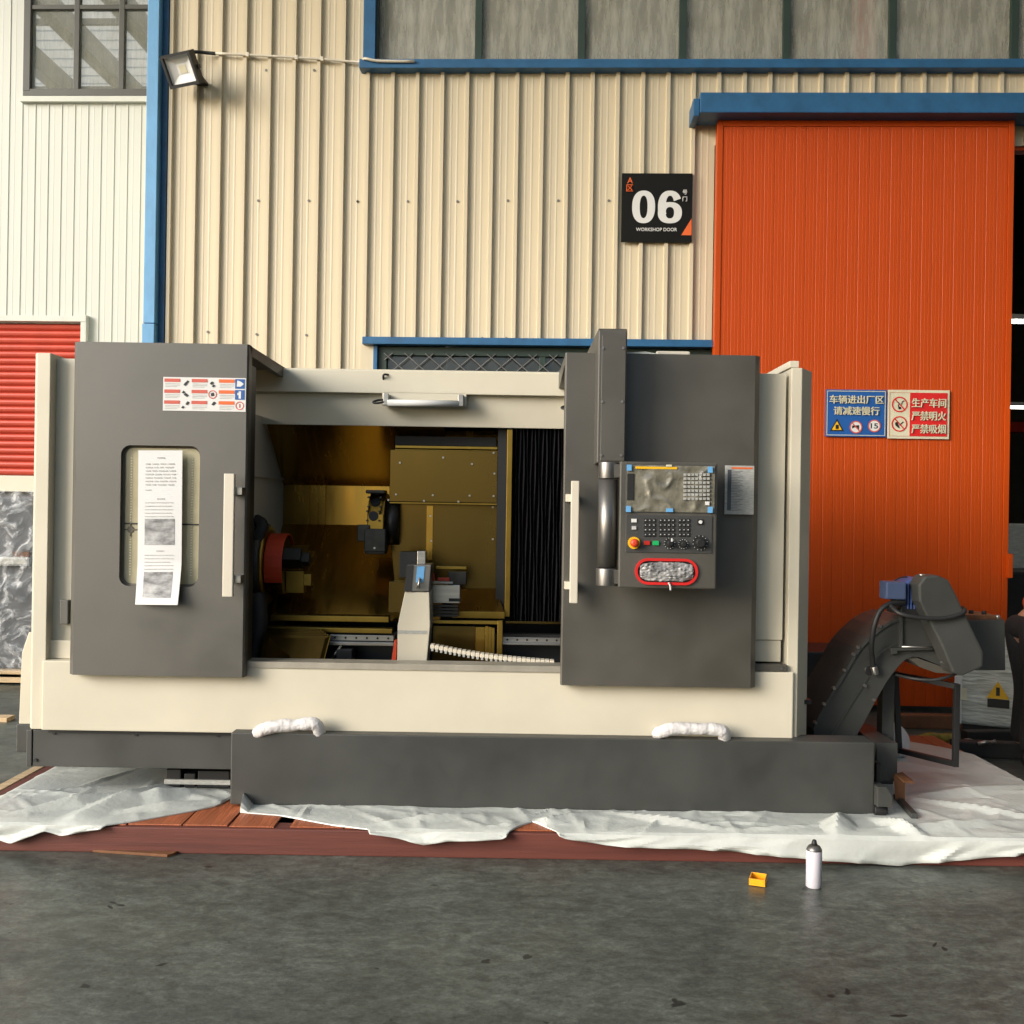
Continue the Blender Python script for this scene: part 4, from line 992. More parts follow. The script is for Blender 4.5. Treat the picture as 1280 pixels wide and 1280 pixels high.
MB().cyl((cpx, CY + 0.06, zB), (cpx, CY + 0.06, zA), 0.046, seg=28).build('pivot_collar', 'chrome', ct, 0.003)
boxp('pivot_lug', 'char', ct, cpx, at(776, 590, CY).x, CY + 0.02, CY + 0.1, zB + 0.005, zA - 0.01, 0.003)
boxp('pivot_lug', 'char', ct, cpx, at(774, 720, CY).x, CY + 0.02, CY + 0.1, zD + 0.01, zC - 0.005, 0.003)
# display unit
dx0_, dx1_, dz0_, dz1_ = R(783, 582, 893, 640, CY)
boxp('display_bezel', 'panelgrey', ct, dx0_ - 0.004, dx1_ + 0.004, CY - 0.004, CY - 0.0005, dz0_ - 0.004, dz1_ + 0.004, 0.002)
# protective film: wrinkled sheet over the display
mb = MB(); bm = mb.bm; nx, nz = 60, 34; g = []
for i in range(nx + 1):
    row = []
    for j in range(nz + 1):
        fx, fz = i / nx, j / nz; e = min(fx, 1 - fx, fz, 1 - fz) * 12
        nn = 1 - abs(noise.noise(Vector((fx * 4.5, fz * 2.6, 7.7)))) * 3
        row.append(bm.verts.new((dx0_ + fx * (dx1_ - dx0_), CY - 0.0055 - 0.010 * max(0, nn) ** 2 * min(1, e), dz0_ + fz * (dz1_ - dz0_))))
    g.append(row)
for i in range(nx):
    for j in range(nz): bm.faces.new((g[i][j], g[i+1][j], g[i+1][j+1], g[i][j+1]))
mb.build('display_film', 'display', ct, smooth=True)
def P3(u, v): q = at(u, v, CY); return q.x, q.z
def pan(name, m, u0, v0, u1, v1, h=0.006, off=0.0, bev=0.001):
    x0, x1, z0, z1 = R(u0, v0, u1, v1, CY); return boxp(name, m, ct, x0, x1, CY - off - h, CY - off, z0, z1, bev)
pan('screen_border', 'blackp', 783.5, 592, 792, 625, 0.004, 0.006)
pan('yellow_strip', 'yellow', 794, 583.5, 846, 586.5, 0.003, 0.009)
for (u, v) in ((783, 581), (884, 583.5), (782, 632.5), (884, 633.5)): pan('tape', 'tape', u, v, u + 6, v + 7.5, 0.003, 0.013, 0)
pan('tape', 'tape', 832, 635.5, 840.5, 640, 0.003, 0.013, 0)
pan('tape', 'olivep', 832, 581, 839, 583.5, 0.003, 0.013, 0)
key = None
mbk = MB()
for r_ in range(7):
    for c_ in range(7):
        x0, x1, z0, z1 = R(854 + c_*4.8, 592 + r_*5.0, 857.4 + c_*4.8, 595 + r_*5.0, CY); mbk.box(x0, x1, CY - 0.0165, CY - 0.006, z0, z1)
mbk.build('keypad', 'plate', ct)
pan('key', 'whitep', 881, 627, 886, 631.5, 0.008, 0.008)
pan('operator_board', 'panelgrey', 782, 644, 890, 691, 0.005, 0, 0.002)
km = None
for base, n in ((804.2, 3), (823, 4), (847, 3)):
    for c_ in range(n):
        for r_ in range(4):
            u, v = base + c_*5.2, 648.3 + r_*5.9
            x0, x1, z0, z1 = R(u, v, u + 4.5, v + 4.6, CY)
            if km is None: km = MB().box(-(x1-x0)/2, (x1-x0)/2, -0.005, 0, -(z1-z0)/2, (z1-z0)/2).mesh('key', 0.0012, 1); kl = MB().box(-0.002, 0.002, -0.0003, 0.0, -0.0015, 0.0015).mesh('key_mark')
            kk = link('key', km, 'black', ct, ((x0+x1)/2, CY - 0.0052, (z0+z1)/2))
mk = MB()
for base, n in ((804.2, 3), (823, 4), (847, 3)):
    for c_ in range(n):
        for r_ in range(4):
            x, z = P3(base + c_*5.2 + 2.3, 648.3 + r_*5.9 + 2.0); mk.box(x - 0.0026, x + 0.0026, CY - 0.0110, CY - 0.0104, z - 0.0022, z + 0.0022)
mk.build('key_marks', 'greyp', ct)
pan('key', 'whitep', 789, 648.5, 795.5, 653, 0.006, 0.0052); pan('key', 'greyp', 789.5, 657.5, 795, 662, 0.006, 0.0052)
pan('key_holder', 'black', 871, 649, 878.5, 656, 0.004, 0.0052); x, z = P3(875, 652.5); disc('key', 'whitep', ct, x, CY - 0.0093, z, 0.008, 0.006)
def knob(u, v, m1, r1, m2, r2, h1=0.006, h2=0.03):
    x, z = P3(u, v); disc('dial_plate', m1, ct, x, CY - 0.0052, z, r1, h1, 32)
    MB().cyl((x, CY - 0.0053 - h1, z), (x, CY - h1 - h2, z), r2, r2*0.9, 26).build('knob', m2, ct, 0.003)
    return x, z
x, z = P3(792, 678.5)
disc('stop_collar', 'yellow', ct, x, CY - 0.0052, z, 0.0275, 0.012, 32)
MB().lathe((x, CY - 0.0173, z), [(0.011, 0), (0.011, -0.008), (0.019, -0.010), (0.019, -0.022), (0.014, -0.028), (0.006, -0.030)], 28, 'Y').build('stop_button', 'redplastic', ct)
pan('button', 'red', 804.5, 676, 812, 681, 0.009, 0.0052); pan('button', 'greenp', 815.5, 676, 823, 681.5, 0.009, 0.0052)
for u, v, r1, r2 in ((836.5, 679, 0.0265, 0.014), (853.5, 680, 0.023, 0.013), (874.5, 678.5, 0.036, 0.022)):
    x, z = knob(u, v, 'blackp', r1, 'blackmetal', r2)
    mb = MB()
    for k in range(12):
        t = rad(k*30 + 10); mb.cyl((x + r1*0.9*math.cos(t), CY - 0.0113, z + r1*0.9*math.sin(t)), (x + r1*0.9*math.cos(t), CY - 0.0118, z + r1*0.9*math.sin(t)), 0.0022, seg=6)
    mb.build('dial_marks', 'greyp', ct)
x, z = P3(838, 676); MB().box(x - 0.003, x + 0.003, CY - 0.043, CY - 0.036, z - 0.002, z + 0.012).build('knob_pointer', 'whitep', ct)
# red ringed pocket
sx0_, sx1_, sz0_, sz1_ = R(793.5, 698, 872, 731, CY)
rO = rrect(sx0_, sx1_, sz0_, sz1_, (sz1_ - sz0_)/2 - 0.001, 10); rI = rrect(sx0_ + 0.012, sx1_ - 0.012, sz0_ + 0.012, sz1_ - 0.012, (sz1_ - sz0_)/2 - 0.013, 10)
mb = MB(); bm = mb.bm
O0 = [bm.verts.new((x, CY - 0.0005, z)) for x, z in rO]; O1 = [bm.verts.new((x, CY - 0.012, z)) for x, z in rO]; I1 = [bm.verts.new((x, CY - 0.012, z)) for x, z in rI]; I0 = [bm.verts.new((x, CY - 0.0005, z)) for x, z in rI]
for i in range(len(rO)):
    j = (i + 1) % len(rO)
    for a, b in ((O0, O1), (O1, I1), (I1, I0)): bm.faces.new((a[i], a[j], b[j], b[i]))
mb.build('pocket_ring', 'redp', ct)
MB().prism([(x, CY - 0.001, z) for x, z in rI], (0, 0.0004, 0)).build('pocket_recess', 'black', ct)
bag = thing('silver_plastic_bag', 'crumpled silver plastic bag stuffed in the red ringed panel pocket', 'bag', at(832, 716, CY - 0.01))
mb = MB(); bm = mb.bm; g = []; cxm, czm = (sx0_ + sx1_)/2, (sz0_ + sz1_)/2; A_, Bz = (sx1_ - sx0_)/2 - 0.022, (sz1_ - sz0_)/2 - 0.017
for i in range(41):
    row = []
    for j in range(25):
        a = 2*i/40 - 1; b = 2*j/24 - 1
        r_ = max(0, 1 - (a**4*0.6 + b*b*0.6)); bz_ = b * Bz * (1 - 0.35*a**4)
        nn = noise.noise(Vector((a*7, b*4, 3))) * 0.018 + noise.noise(Vector((a*13, b*7, 8))) * 0.006
        row.append(bm.verts.new((cxm + a*A_, CY - 0.003 - 0.02*r_ - abs(nn), czm + bz_ + 0.004*noise.noise(Vector((a*6, b*3, 1))))))
    g.append(row)
for i in range(40):
    for j in range(24): bm.faces.new((g[i][j], g[i+1][j], g[i+1][j+1], g[i][j+1]))
mb.build('crumpled_film', 'silverbag', bag, smooth=True)
x, z = P3(837, 733); MB().tube([(x - 0.008, CY - 0.02, z + 0.018), (x, CY - 0.018, z + 0.004), (x + 0.003, CY - 0.014, z - 0.016)], 0.0045, seg=7).build('tail', 'foam', bag)
# data plate
px0_, px1_, pz0_, pz1_ = R(906, 582, 942.5, 643, YD - 0.03)
dpl = boxp('data_plate', 'plate', mc, px0_, px1_, YD - 0.03, YD - 0.026, pz0_, pz1_, 0.001)
boxp('plate_bracket', 'char', dpl, px0_ + 0.02, px1_ - 0.02, YD - 0.0255, YD - 0.001, pz0_ + 0.02, pz1_ - 0.02, 0)
mb = MB(); mb.box(px0_ + 0.03, px1_ - 0.008, YD - 0.0312, YD - 0.0302, pz1_ - 0.016, pz1_ - 0.008); mb.build('printed_header', 'orangep', dpl)
mb = MB()
for k in range(26):
    zz = pz1_ - 0.026 - k*0.0075; mb.box(px0_ + 0.016, px0_ + 0.085 - 0.012*(k % 3), YD - 0.0312, YD - 0.0302, zz - 0.0016, zz)
mb.box(px0_ + 0.012, px0_ + 0.03, YD - 0.0314, YD - 0.0308, pz0_ + 0.02, pz1_ - 0.02)
mb.build('printed_text', 'wrapd', dpl)
# --- sill plate
sxa, sxb, _, _ = R(309, 826, 702, 838, YB)
boxp('sill_plate', 'sill', mc, sxa - 0.02, sxb + 0.05, YB - 0.004, 4.97, FZ1 + 0.002, FZ1 + 0.012, 0.002)
boxp('sill_lip', 'sill', mc, sxa - 0.02, sxb + 0.05, YB - 0.008, YB - 0.0045, FZ1 - 0.018, FZ1 + 0.012, 0.001)
# --- wrapped lever handles
def wrapped(u0, v0, u1, v1, bend):
    a = at(u0, v0, YB - 0.07); b = at(u1, v1, YB - 0.07); d = b - a
    mb = MB()
    rr = lambda t: 0.030 + 0.006*noise.noise(Vector((t*9 + u0, 0, 0)))
    mb.tube([a + Vector((0.0, 0.05, -0.035)), a + Vector((0.02, 0, -0.005)), a + d*0.3 + Vector((0, -0.01, 0.008)), a + d*0.7 + Vector((0, -0.01, 0.010)), b + Vector((-0.02, -0.005, 0.006)), b + Vector((0.004, 0.005, -0.012)), b + Vector((0.006, 0.03, -0.045*bend))], rr, 14, 8)
    for v in mb.bm.verts:
        n_ = noise.noise_vector(v.co * 22) * 0.006; v.co += n_
    mb.build('wrapped_lever', 'foam', mc, smooth=True)
wrapped(320, 912, 396, 906, 1.2); wrapped(824, 912, 905, 914, 0.9)
boxp('lever_plate', 'black', mc, at(318, 920, YB).x, at(385, 920, YB).x, YB - 0.02, YB + 0.02, FZ0 - 0.014, FZ0 + 0.001, 0.001)

# --- inside of the work area
ILX = -1.40; IRX = 0.75
def facet(u0, u1, off):
    """one telescopic way cover following the three-facet profile of the back wall"""
    X0 = at(u0, 630, 6.15).x; X1 = at(u1, 630, 6.15).x
    prof = [(5.72, 2.03), (6.15, 1.695), (6.15, 1.455), (5.60, 0.93), (5.56, 0.93)]
    mb = MB()
    for (a, b), (c, d) in zip(prof, prof[1:]):
        mb.quad((X0, a - off, b), (X1, a - off, b), (X1, c - off, d), (X0, c - off, d))
    for (a, b), (c, d) in zip(prof, prof[1:]): mb.quad((X1, a - off, b), (X1, a + 0.02 - off, b), (X1, c + 0.02 - off, d), (X1, c - off, d))
    bmesh.ops.remove_doubles(mb.bm, verts=mb.bm.verts, dist=1e-5)
    return mb.build('way_cover', 'brass', mc)
for i, (a, b) in enumerate(((352, 388), (386, 398), (396.5, 407), (405, 560))): facet(a, b, 0.012 * (3 - i))
boxp('inner_side_wall', 'cream', mc, ILX - 0.03, ILX, YP + 0.10, 6.2, 0.6, 2.06, 0.002)
boxp('inner_rib', 'cream', mc, ILX, ILX + 0.012, 5.3, 6.1, 1.72, 1.735, 0.002)
boxp('inner_floor', 'blackmetal', mc, ILX, 1.5, 4.96, 6.0, 0.62, 0.64, 0)
boxp('inner_rear', 'blackmetal', mc, ILX - 0.5, 1.6, 6.24, 6.27, 0.6, 2.2, 0)
boxp('inner_end_wall', 'blackmetal', mc, 1.2, 1.23, 5.16, 6.2, 0.6, 2.2, 0)
boxp('inner_roof', 'blackmetal', mc, ILX - 0.5, 1.6, 5.73, 6.27, 2.2, 2.22, 0)
x0, x1, z0, z1 = R(342, 768, 488, 775, 5.58); boxp('ledge', 'gold', mc, x0, x1, 5.50, 5.60, z0, z1, 0.003)
x0, x1, z0, z1 = R(328, 784, 491, 790, 5.45); boxp('ledge', 'gold', mc, x0, x1, 5.42, 5.5, z0, z1, 0.003)
boxp('ledge_recess', 'blackmetal', mc, ILX, 1.1, 5.5, 5.56, 0.64, z0 - 0.002, 0)
# folded guard, lower left of opening
for k in range(5):
    x0, x1, z0, z1 = R(320, 786 + 2*k, 399 + 3*k, 829, 5.36 - 0.02*k)
    mb = MB(); yk = 5.36 - 0.02*k
    mb.prism([(x0, yk - 0.0, 0.66), (x1 - 0.03, yk - 0.13, 0.66), (x1 + 0.005, yk, z1), (x0 + 0.05, yk, z1)], (0, 0.008, 0)); mb.build('folding_guard', 'brass2', mc, 0.001); mb = MB(); mb.prism([(x1 - 0.03, yk - 0.132, 0.66), (x1 - 0.026, yk - 0.132, 0.66), (x1 + 0.009, yk - 0.002, z1), (x1 + 0.005, yk - 0.002, z1)], (0, 0.004, 0)); mb.build('guard_edge', 'gold', mc)
for (u0, v0, u1, v1, Y) in ((412, 794, 492, 801, 5.40), (410, 803, 492, 807, 5.36), (628, 797, 702, 803, 5.40), (628, 804, 702, 806.5, 5.36)):
    x0, x1, z0, z1 = R(u0, v0, u1, v1, Y); o = boxp('guide_rail', 'steel', mc, x0, x1, Y, Y + 0.05, z0, z1, 0.002)
    if v1 - v0 > 5:
        for k in range(6):
            xx = x0 + (x1 - x0) * (k + 0.5) / 6; disc('rail_hole', 'black', o, xx, Y - 0.0005, (z0 + z1)/2, 0.006, 0.001, 12)
x0, x1, z0, z1 = R(414, 812, 430, 826, 5.3); MB().tube([(x0, 5.3, z0 + 0.01), (x0 + 0.05, 5.32, z1 + 0.02)], 0.007, sub=1).build('hose', 'steel', mc)
x0, x1, z0, z1 = R(420, 812, 440, 827, 5.3); boxp('oil_block', 'blackmetal', mc, x0, x1, 5.3, 5.4, 0.641, z1, 0.004)
p = at(490, 812, 5.22); mb = MB(); mb.prism([(p.x - 0.015, 5.22, 0.66), (p.x + 0.02, 5.22, 0.66), (p.x + 0.025, 5.22, p.z + 0.05), (p.x + 0.012, 5.22, p.z + 0.05)], (0, 0.05, 0)); mb.build('red_wedge', 'redplastic', mc, 0.002)
# carriage covers
def slab(name, m, u0, v0, u1, v1, Y, d, bev=0.003): 
    x0, x1, z0, z1 = R(u0, v0, u1, v1, Y); return boxp(name, m, mc, x0, x1, Y, Y + d, z0, z1, bev)
up = slab('turret_cover', 'brass2', 487, 563, 622, 628, 5.70, 0.2)
mb = MB(); x0, x1, z0, z1 = R(489, 537, 624, 563, 5.74); mb.prism([(x0 + 0.02, 5.76, z0), (x1, 5.76, z0), (x1, 5.80, z1), (x0 + 0.02, 5.80, z1)], (0, 0.15, 0)); mb.build('turret_cover_top', 'brass', mc, 0.003)
slab('slot', 'black', 494, 546, 620, 557, 5.745, 0.02, 0); slab('slot_lip', 'gold', 494, 557.5, 622, 561, 5.73, 0.03, 0.002)
slab('cover_seam', 'gold', 487, 628.5, 621, 630.2, 5.69, 0.02, 0.001)
for u, v in ((500, 578.5), (554, 572), (590, 580), (618, 592), (617, 566), (495, 618), (541, 619), (587, 619.5), (617, 620), (485.5, 625), (530, 626), (573, 627), (616, 634), (616, 674), (538, 645), (494, 645), (539, 676)):
    p = at(u, v, 5.69 if v < 628 else 5.775); MB().cyl((p.x, p.y + 0.012, p.z), (p.x, p.y - 0.004, p.z), 0.006, seg=8).build('screw', 'steel', mc)
x0, x1, z0, z1 = R(486, 629, 621, 738, 5.78)
mb = MB(); mb.prism([(x0 - 0.0, 5.78, z1), (x1, 5.78, z1), (x1, 5.78, z0), (x0 + 0.04, 5.78, z0), (x0 + 0.012, 5.78, (z0 + z1)/2)], (0, 0.25, 0)); mb.build('carriage_cover', 'brass2', mc, 0.003)
slab('cover_strip', 'brass', 533, 632, 541, 700, 5.772, 0.01, 0.001)
mb = MB(); a, b, c, d = at(568, 736, 5.76), at(620, 736, 5.76), at(630, 764, 5.55), at(565, 764, 5.55); mb.prism([a, b, c, d], (0, 0.01, -0.01)); mb.build('carriage_skirt', 'brass', mc, 0.001)
slab('skirt_edge', 'gold', 565, 764.5, 631, 773, 5.545, 0.03, 0.002)
slab('side_gap_plate', 'blackmetal', 621, 537, 632.5, 770, 5.66, 0.03, 0)
slab('cover_frame', 'gold', 632.5, 537, 639, 771, 5.58, 0.05, 0.002)
# bellows
mb = MB(); bm = mb.bm; x0, x1, z0, z1 = R(639.5, 536, 720, 777, 5.62); prev = None; n = 17
for k in range(2*n + 1):
    xx = x0 + (x1 - x0) * k / (2*n); yy = 5.60 + (0.045 if k % 2 else 0.0)
    cur = [bm.verts.new((xx + 0.004*math.sin(j*1.3 + k), yy + 0.006*math.sin(j*0.9 + k*2), z0 + (z1 - z0) * j / 8)) for j in range(9)]
    if prev:
        for j in range(8): bm.faces.new((prev[j], cur[j], cur[j+1], prev[j+1]))
    prev = cur
mb.build('bellows', 'bellows', mc)
slab('bellows_foot', 'brass2', 632, 777, 712, 780, 5.57, 0.06, 0.002)
# lower right guards
slab('lower_guard', 'brass2', 541, 783, 594, 826, 5.38, 0.01, 0.001); slab('lower_guard', 'brass', 594.5, 784, 606, 826, 5.37, 0.01, 0.001)
for k in range(3): slab('guard_fold', 'gold', 606.5 + 4*k, 783 + k, 610 + 4*k, 826, 5.365 - 0.004*k, 0.01, 0.001)
slab('guard_post', 'gold', 621.5, 776, 628, 826, 5.34, 0.03, 0.002); slab('guard_rail', 'gold', 540, 776, 626, 780, 5.40, 0.03, 0.002)
# turret
tc_ = at(469, 653, 5.62); x0 = at(459, 653, 5.62).x; x1 = at(480, 653, 5.62).x; rT = 0.172
mb = MB(); mb.prism([(x0, 5.78 + rT*math.cos(rad(30*k + 15)), tc_.z + rT*math.sin(rad(30*k + 15))) for k in range(12)], (x1 - x0, 0, 0)); tur = mb.build('tool_turret', 'gold', mc, 0.006)
MB().cyl((x1, 5.78, tc_.z), (x1 + 0.07, 5.78, tc_.z), 0.13, seg=24).build('turret_hub', 'toolsteel', tur)
for u, v in ((468, 627.5), (466.5, 645)):
    p = at(u, v, 5.60); ang = math.asin(max(-1, min(1, (p.z - tc_.z) / rT)))
    MB().cyl((p.x, 5.78 - rT*0.8*math.cos(ang), tc_.z + rT*0.8*math.sin(ang)), (p.x, 5.78 - (rT + 0.006)*math.cos(ang), tc_.z + (rT + 0.006)*math.sin(ang)), 0.027, seg=20).build('bore', 'black', tur)
    for sx in (-1, 1):
        for sz in (-1, 1): MB().cyl((p.x + sx*0.034, 5.64, p.z + sz*0.026), (p.x + sx*0.034, 5.598, p.z + sz*0.026), 0.006, seg=8).build('cap_screw', 'toolsteel', tur)
for (u0, v0, u1, v1, Y) in ((446, 656, 462, 677, 5.60), (455, 661, 482, 690, 5.575), (457, 612.5, 481, 617, 5.62), (456, 683, 481, 693, 5.59)):
    x0, x1, z0, z1 = R(u0, v0, u1, v1, Y); boxp('tool_holder', 'toolsteel', tur, x0, x1, Y, Y + 0.12, z0, z1, 0.006)
for u, v in ((457, 664), (457, 671), (468, 685)):
    p = at(u, v, 5.57); MB().cyl((p.x, 5.60, p.z), (p.x, 5.57 if v > 680 else 5.595, p.z), 0.006, seg=8).build('cap_screw', 'steel', tur)
# chuck
ck = at(330, 706, 5.55); CZk = ck.z
chk = MB().lathe((ILX + 0.001, 5.55, CZk), [(0.23, 0), (0.23, 0.045), (0.20, 0.05)], 40, 'X').build('chuck', 'toolsteel', mc)
MB().lathe((ILX + 0.045, 5.55, CZk), [(0.215, 0), (0.215, 0.018), (0.19, 0.02)], 40, 'X').build('chuck_ring', 'gold', chk)
MB().lathe((ILX + 0.066, 5.55, CZk), [(0.165, 0), (0.165, 0.085), (0.155, 0.09)], 40, 'X').build('chuck_body', 'brass2', chk)
for k, a in enumerate((62, 182, 302)):
    t = rad(a); mb = MB(); mb.box(0, 0.10, -0.035, 0.035, 0.03, 0.15); mb.box(0.08, 0.14, -0.028, 0.028, 0.045, 0.11)
    mb.bm.transform(Matrix.Translation((ILX + 0.157, 5.55, CZk)) @ Matrix.Rotation(t, 4, 'X')); mb.build('jaw', 'gold' if k else 'toolsteel', chk, 0.003)
mb = MB(); n = 18
pts = [(5.55 + 0.176*math.cos(rad(30 + 180*k/n)) , CZk + 0.176*math.sin(rad(30 + 180*k/n))) for k in range(n + 1)] + [(5.55 + 0.168*math.cos(rad(30 + 180*k/n)), CZk + 0.168*math.sin(rad(30 + 180*k/n))) for k in range(n, -1, -1)]
mb.prism([(ILX + 0.07, y, z) for y, z in pts], (0.095, 0, 0)); mb.build('red_guard', 'redplastic', chk)
p = at(325, 668, 5.4); MB().tube([(ILX + 0.02, 5.42, CZk + 0.02), (ILX + 0.03, 5.4, CZk + 0.15), (ILX + 0.05, 5.42, CZk + 0.22), (ILX + 0.005, 5.46, CZk + 0.25)], 0.032).build('coolant_arm', 'black', chk)
MB().tube([(ILX + 0.03, 5.40, CZk - 0.15), (ILX + 0.05, 5.36, CZk - 0.32), (ILX + 0.02, 5.34, CZk - 0.5)], 0.05).build('hose', 'black', mc)
# tailstock column
YA = 5.22
ts = mc
A = [at(u, v, YA) for u, v in ((506, 740), (536.5, 740), (537.5, 782), (533, 833), (496.5, 833), (497, 782))]
tail = MB().prism(A, (0, 0.22, 0)).build('tailstock', 'cream', mc, 0.004)
x0, x1, z0, z1 = R(497, 788, 534, 792.5, YA); boxp('groove', 'plate', tail, x0, x1, YA - 0.002, YA + 0.0, z0, z1, 0)
mb = MB(); B1 = [at(u, v, YA - 0.01) for u, v in ((505, 739.5), (536.5, 739.5), (539, 706), (509, 706))]; mb.prism(B1, (0, 0.2, 0)); hd = mb.build('tailstock_head', 'chrome', tail, 0.004)
mb = MB(); B1 = [at(u, v, YA - 0.015) for u, v in ((505, 739), (514, 739), (517, 706.5), (509, 706.5))]; mb.prism(B1, (0, 0.004, 0)); mb.build('dark_strip', 'blackmetal', tail)
mb = MB(); B1 = [at(u, v, YA - 0.015) for u, v in ((519.5, 728), (529, 728), (531, 708), (521.5, 708))]; mb.prism(B1, (0, 0.004, 0)); mb.build('blue_sticker', 'tape', tail)
p = at(523, 730, YA - 0.02); MB().tube([(p.x - 0.005, YA - 0.02, p.z - 0.02), (p.x + 0.003, YA - 0.035, p.z), (p.x + 0.004, YA - 0.02, p.z + 0.03)], 0.007).build('lever', 'steel', tail)
x0, x1, z0, z1 = R(521.5, 689, 532, 706, YA + 0.1); boxp('quill_bracket', 'steel', tail, x0, x1, YA + 0.1, YA + 0.16, z0, z1, 0.003)
x0, x1, z0, z1 = R(499, 690, 521, 722, YA + 0.2); boxp('tailstock_body', 'blackmetal', tail, x0, x1, YA + 0.2, YA + 0.35, z0, z1, 0.004)
slab('tool_block', 'brass2', 486, 727, 510, 766, 5.5, 0.1); slab('tool_block', 'steel', 537, 731, 575, 754, 5.45, 0.1); slab('tool_block', 'toolsteel', 560, 715, 583, 731, 5.45, 0.1)
slab('tool_shelf', 'plate', 535, 727, 566, 729.5, 5.42, 0.06, 0.001); slab('brass_bar', 'gold', 545, 708, 583, 711.5, 5.5, 0.03, 0.002); slab('tool_slot', 'black', 561, 748, 576, 752, 5.448, 0.01, 0)
slab('red_cap', 'redplastic', 538, 717, 543, 727, 5.43, 0.02); slab('red_cap', 'redplastic', 547, 722, 562, 726.5, 5.43, 0.02)
for k in range(4): slab('slide_cover', 'toolsteel', 536, 756 + 4*k, 573, 759 + 4*k, 5.44 - 0.004*k, 0.03, 0.001)
# cable chain
a, b = at(541, 809, 5.15), at(690, 829, 5.0); mb = MB(); n = 27
lk = thing('cable_chain', 'pale grey jointed cable chain lying behind the steel sill', 'cable chain', at(615, 826, 5.1))
me_l = MB().box(-0.0105, 0.0105, -0.03, 0.03, -0.004, 0.017).mesh('chain_link', 0.002, 1); me_d = MB().box(-0.006, 0.006, -0.032, 0.032, -0.016, -0.002).mesh('link_tab', 0.001, 1)
for k in range(n):
    p = a + (b - a) * k / (n - 1); p = p + Vector((0, 0, -0.012*math.sin(math.pi*k/(n-1))))
    link('chain_link', me_l, 'handle', lk, p); link('link_tab', me_d, 'plate', lk, p)

# ------------------------------------------------------------------ notice taped on the door window
nt_ = thing('paper_notice', 'long white printed paper notice taped over the machine door window', 'notice', at(200, 755, YD - 0.01))
def paper_pt(fx, fz):
    u = 173 + (228 - 173)*fx + (1 - fz)*(-1.5 if fx < 0.5 else -1.5); v = 563 + (755 - 563)*(1 - fz)
    curl = 0.045 * max(0, 0.28 - fz)**1.3 * 6 * (0.5 + 0.5*fx)
    p = at(u, v, YD - 0.006); p.y = YD - 0.006 - curl - 0.004*math.sin(fx*3.1)*(1 - fz); return p
def paper_patch(name, m, fx0, fx1, fz0, fz1, lift, nx=8, nz=24):
    mb = MB(); g = [[mb.bm.verts.new(paper_pt(fx0 + (fx1-fx0)*i/nx, fz0 + (fz1-fz0)*j/nz) + Vector((0, -lift, 0))) for j in range(nz+1)] for i in range(nx+1)]
    for i in range(nx):
        for j in range(nz): mb.bm.faces.new((g[i][j], g[i+1][j], g[i+1][j+1], g[i][j+1]))
    return mb.build(name, m, nt_, smooth=True)
paper_patch('sheet_of_paper', 'paper', 0, 1, 0, 1, 0, 10, 60)
paper_patch('printed_picture', 'photo', 0.16, 0.84, 0.385, 0.555, 0.0012); paper_patch('printed_picture', 'photo', 0.16, 0.82, 0.045, 0.21, 0.0012)
mb = MB(); rr = random.Random(3)
def pline(fz, f0, f1, t=0.0035):
    a = paper_pt(f0, fz); b = paper_pt(f1, fz); y = min(a.y, b.y) - 0.0022
    mb.quad((a.x, y, a.z - t), (b.x, y, b.z - t), (b.x, y, b.z + t), (a.x, y, a.z + t))
for k in range(7):
    f = 0.17
    while f < 0.83:
        wd_ = rr.uniform(0.08, 0.2); pline(0.912 - 0.0225*k, f, min(0.85, f + wd_), 0.0028); f += wd_ + 0.04
pline(0.742, 0.17, 0.30, 0.002)
for z_ in (0.952, 0.685, 0.345): pline(z_, 0.43, 0.6, 0.0028)
for k in range(5): pline(0.66 - 0.0225*k, 0.16, 0.8 - 0.03*(k % 2), 0.0018); pline(0.318 - 0.0225*k, 0.16, 0.82 - 0.08*(k == 2), 0.0018)
mb.build('printed_text', 'greyp', nt_)['kind'] = 'stuff'

# ================================================================== CHIP CONVEYOR
YC = 5.17; WC = 0.40
cv = thing('chip_conveyor', 'dark grey inclined chip conveyor with blue motor at the end of the machine', 'conveyor', at(1080, 1000, YC) * 1.0)
def pts(L, Y): return [at(u, v, Y) for u, v in L]
top = [(1017, 975), (1017, 912), (1022, 899), (1031, 882), (1043, 861), (1056, 840), (1067, 820), (1073, 811), (1086, 797), (1100, 785), (1113, 777), (1128, 772), (1172, 775)]
bot = [(1184, 836), (1150, 822), (1141, 821), (1131, 825), (1120, 837), (1108, 853), (1096, 874), (1080, 904), (1064, 932), (1050, 975)]
mb = MB(); mb.prism(pts(top + bot, YC), (0, WC, 0)); body = mb.build('trough', 'base', cv, 0.003)
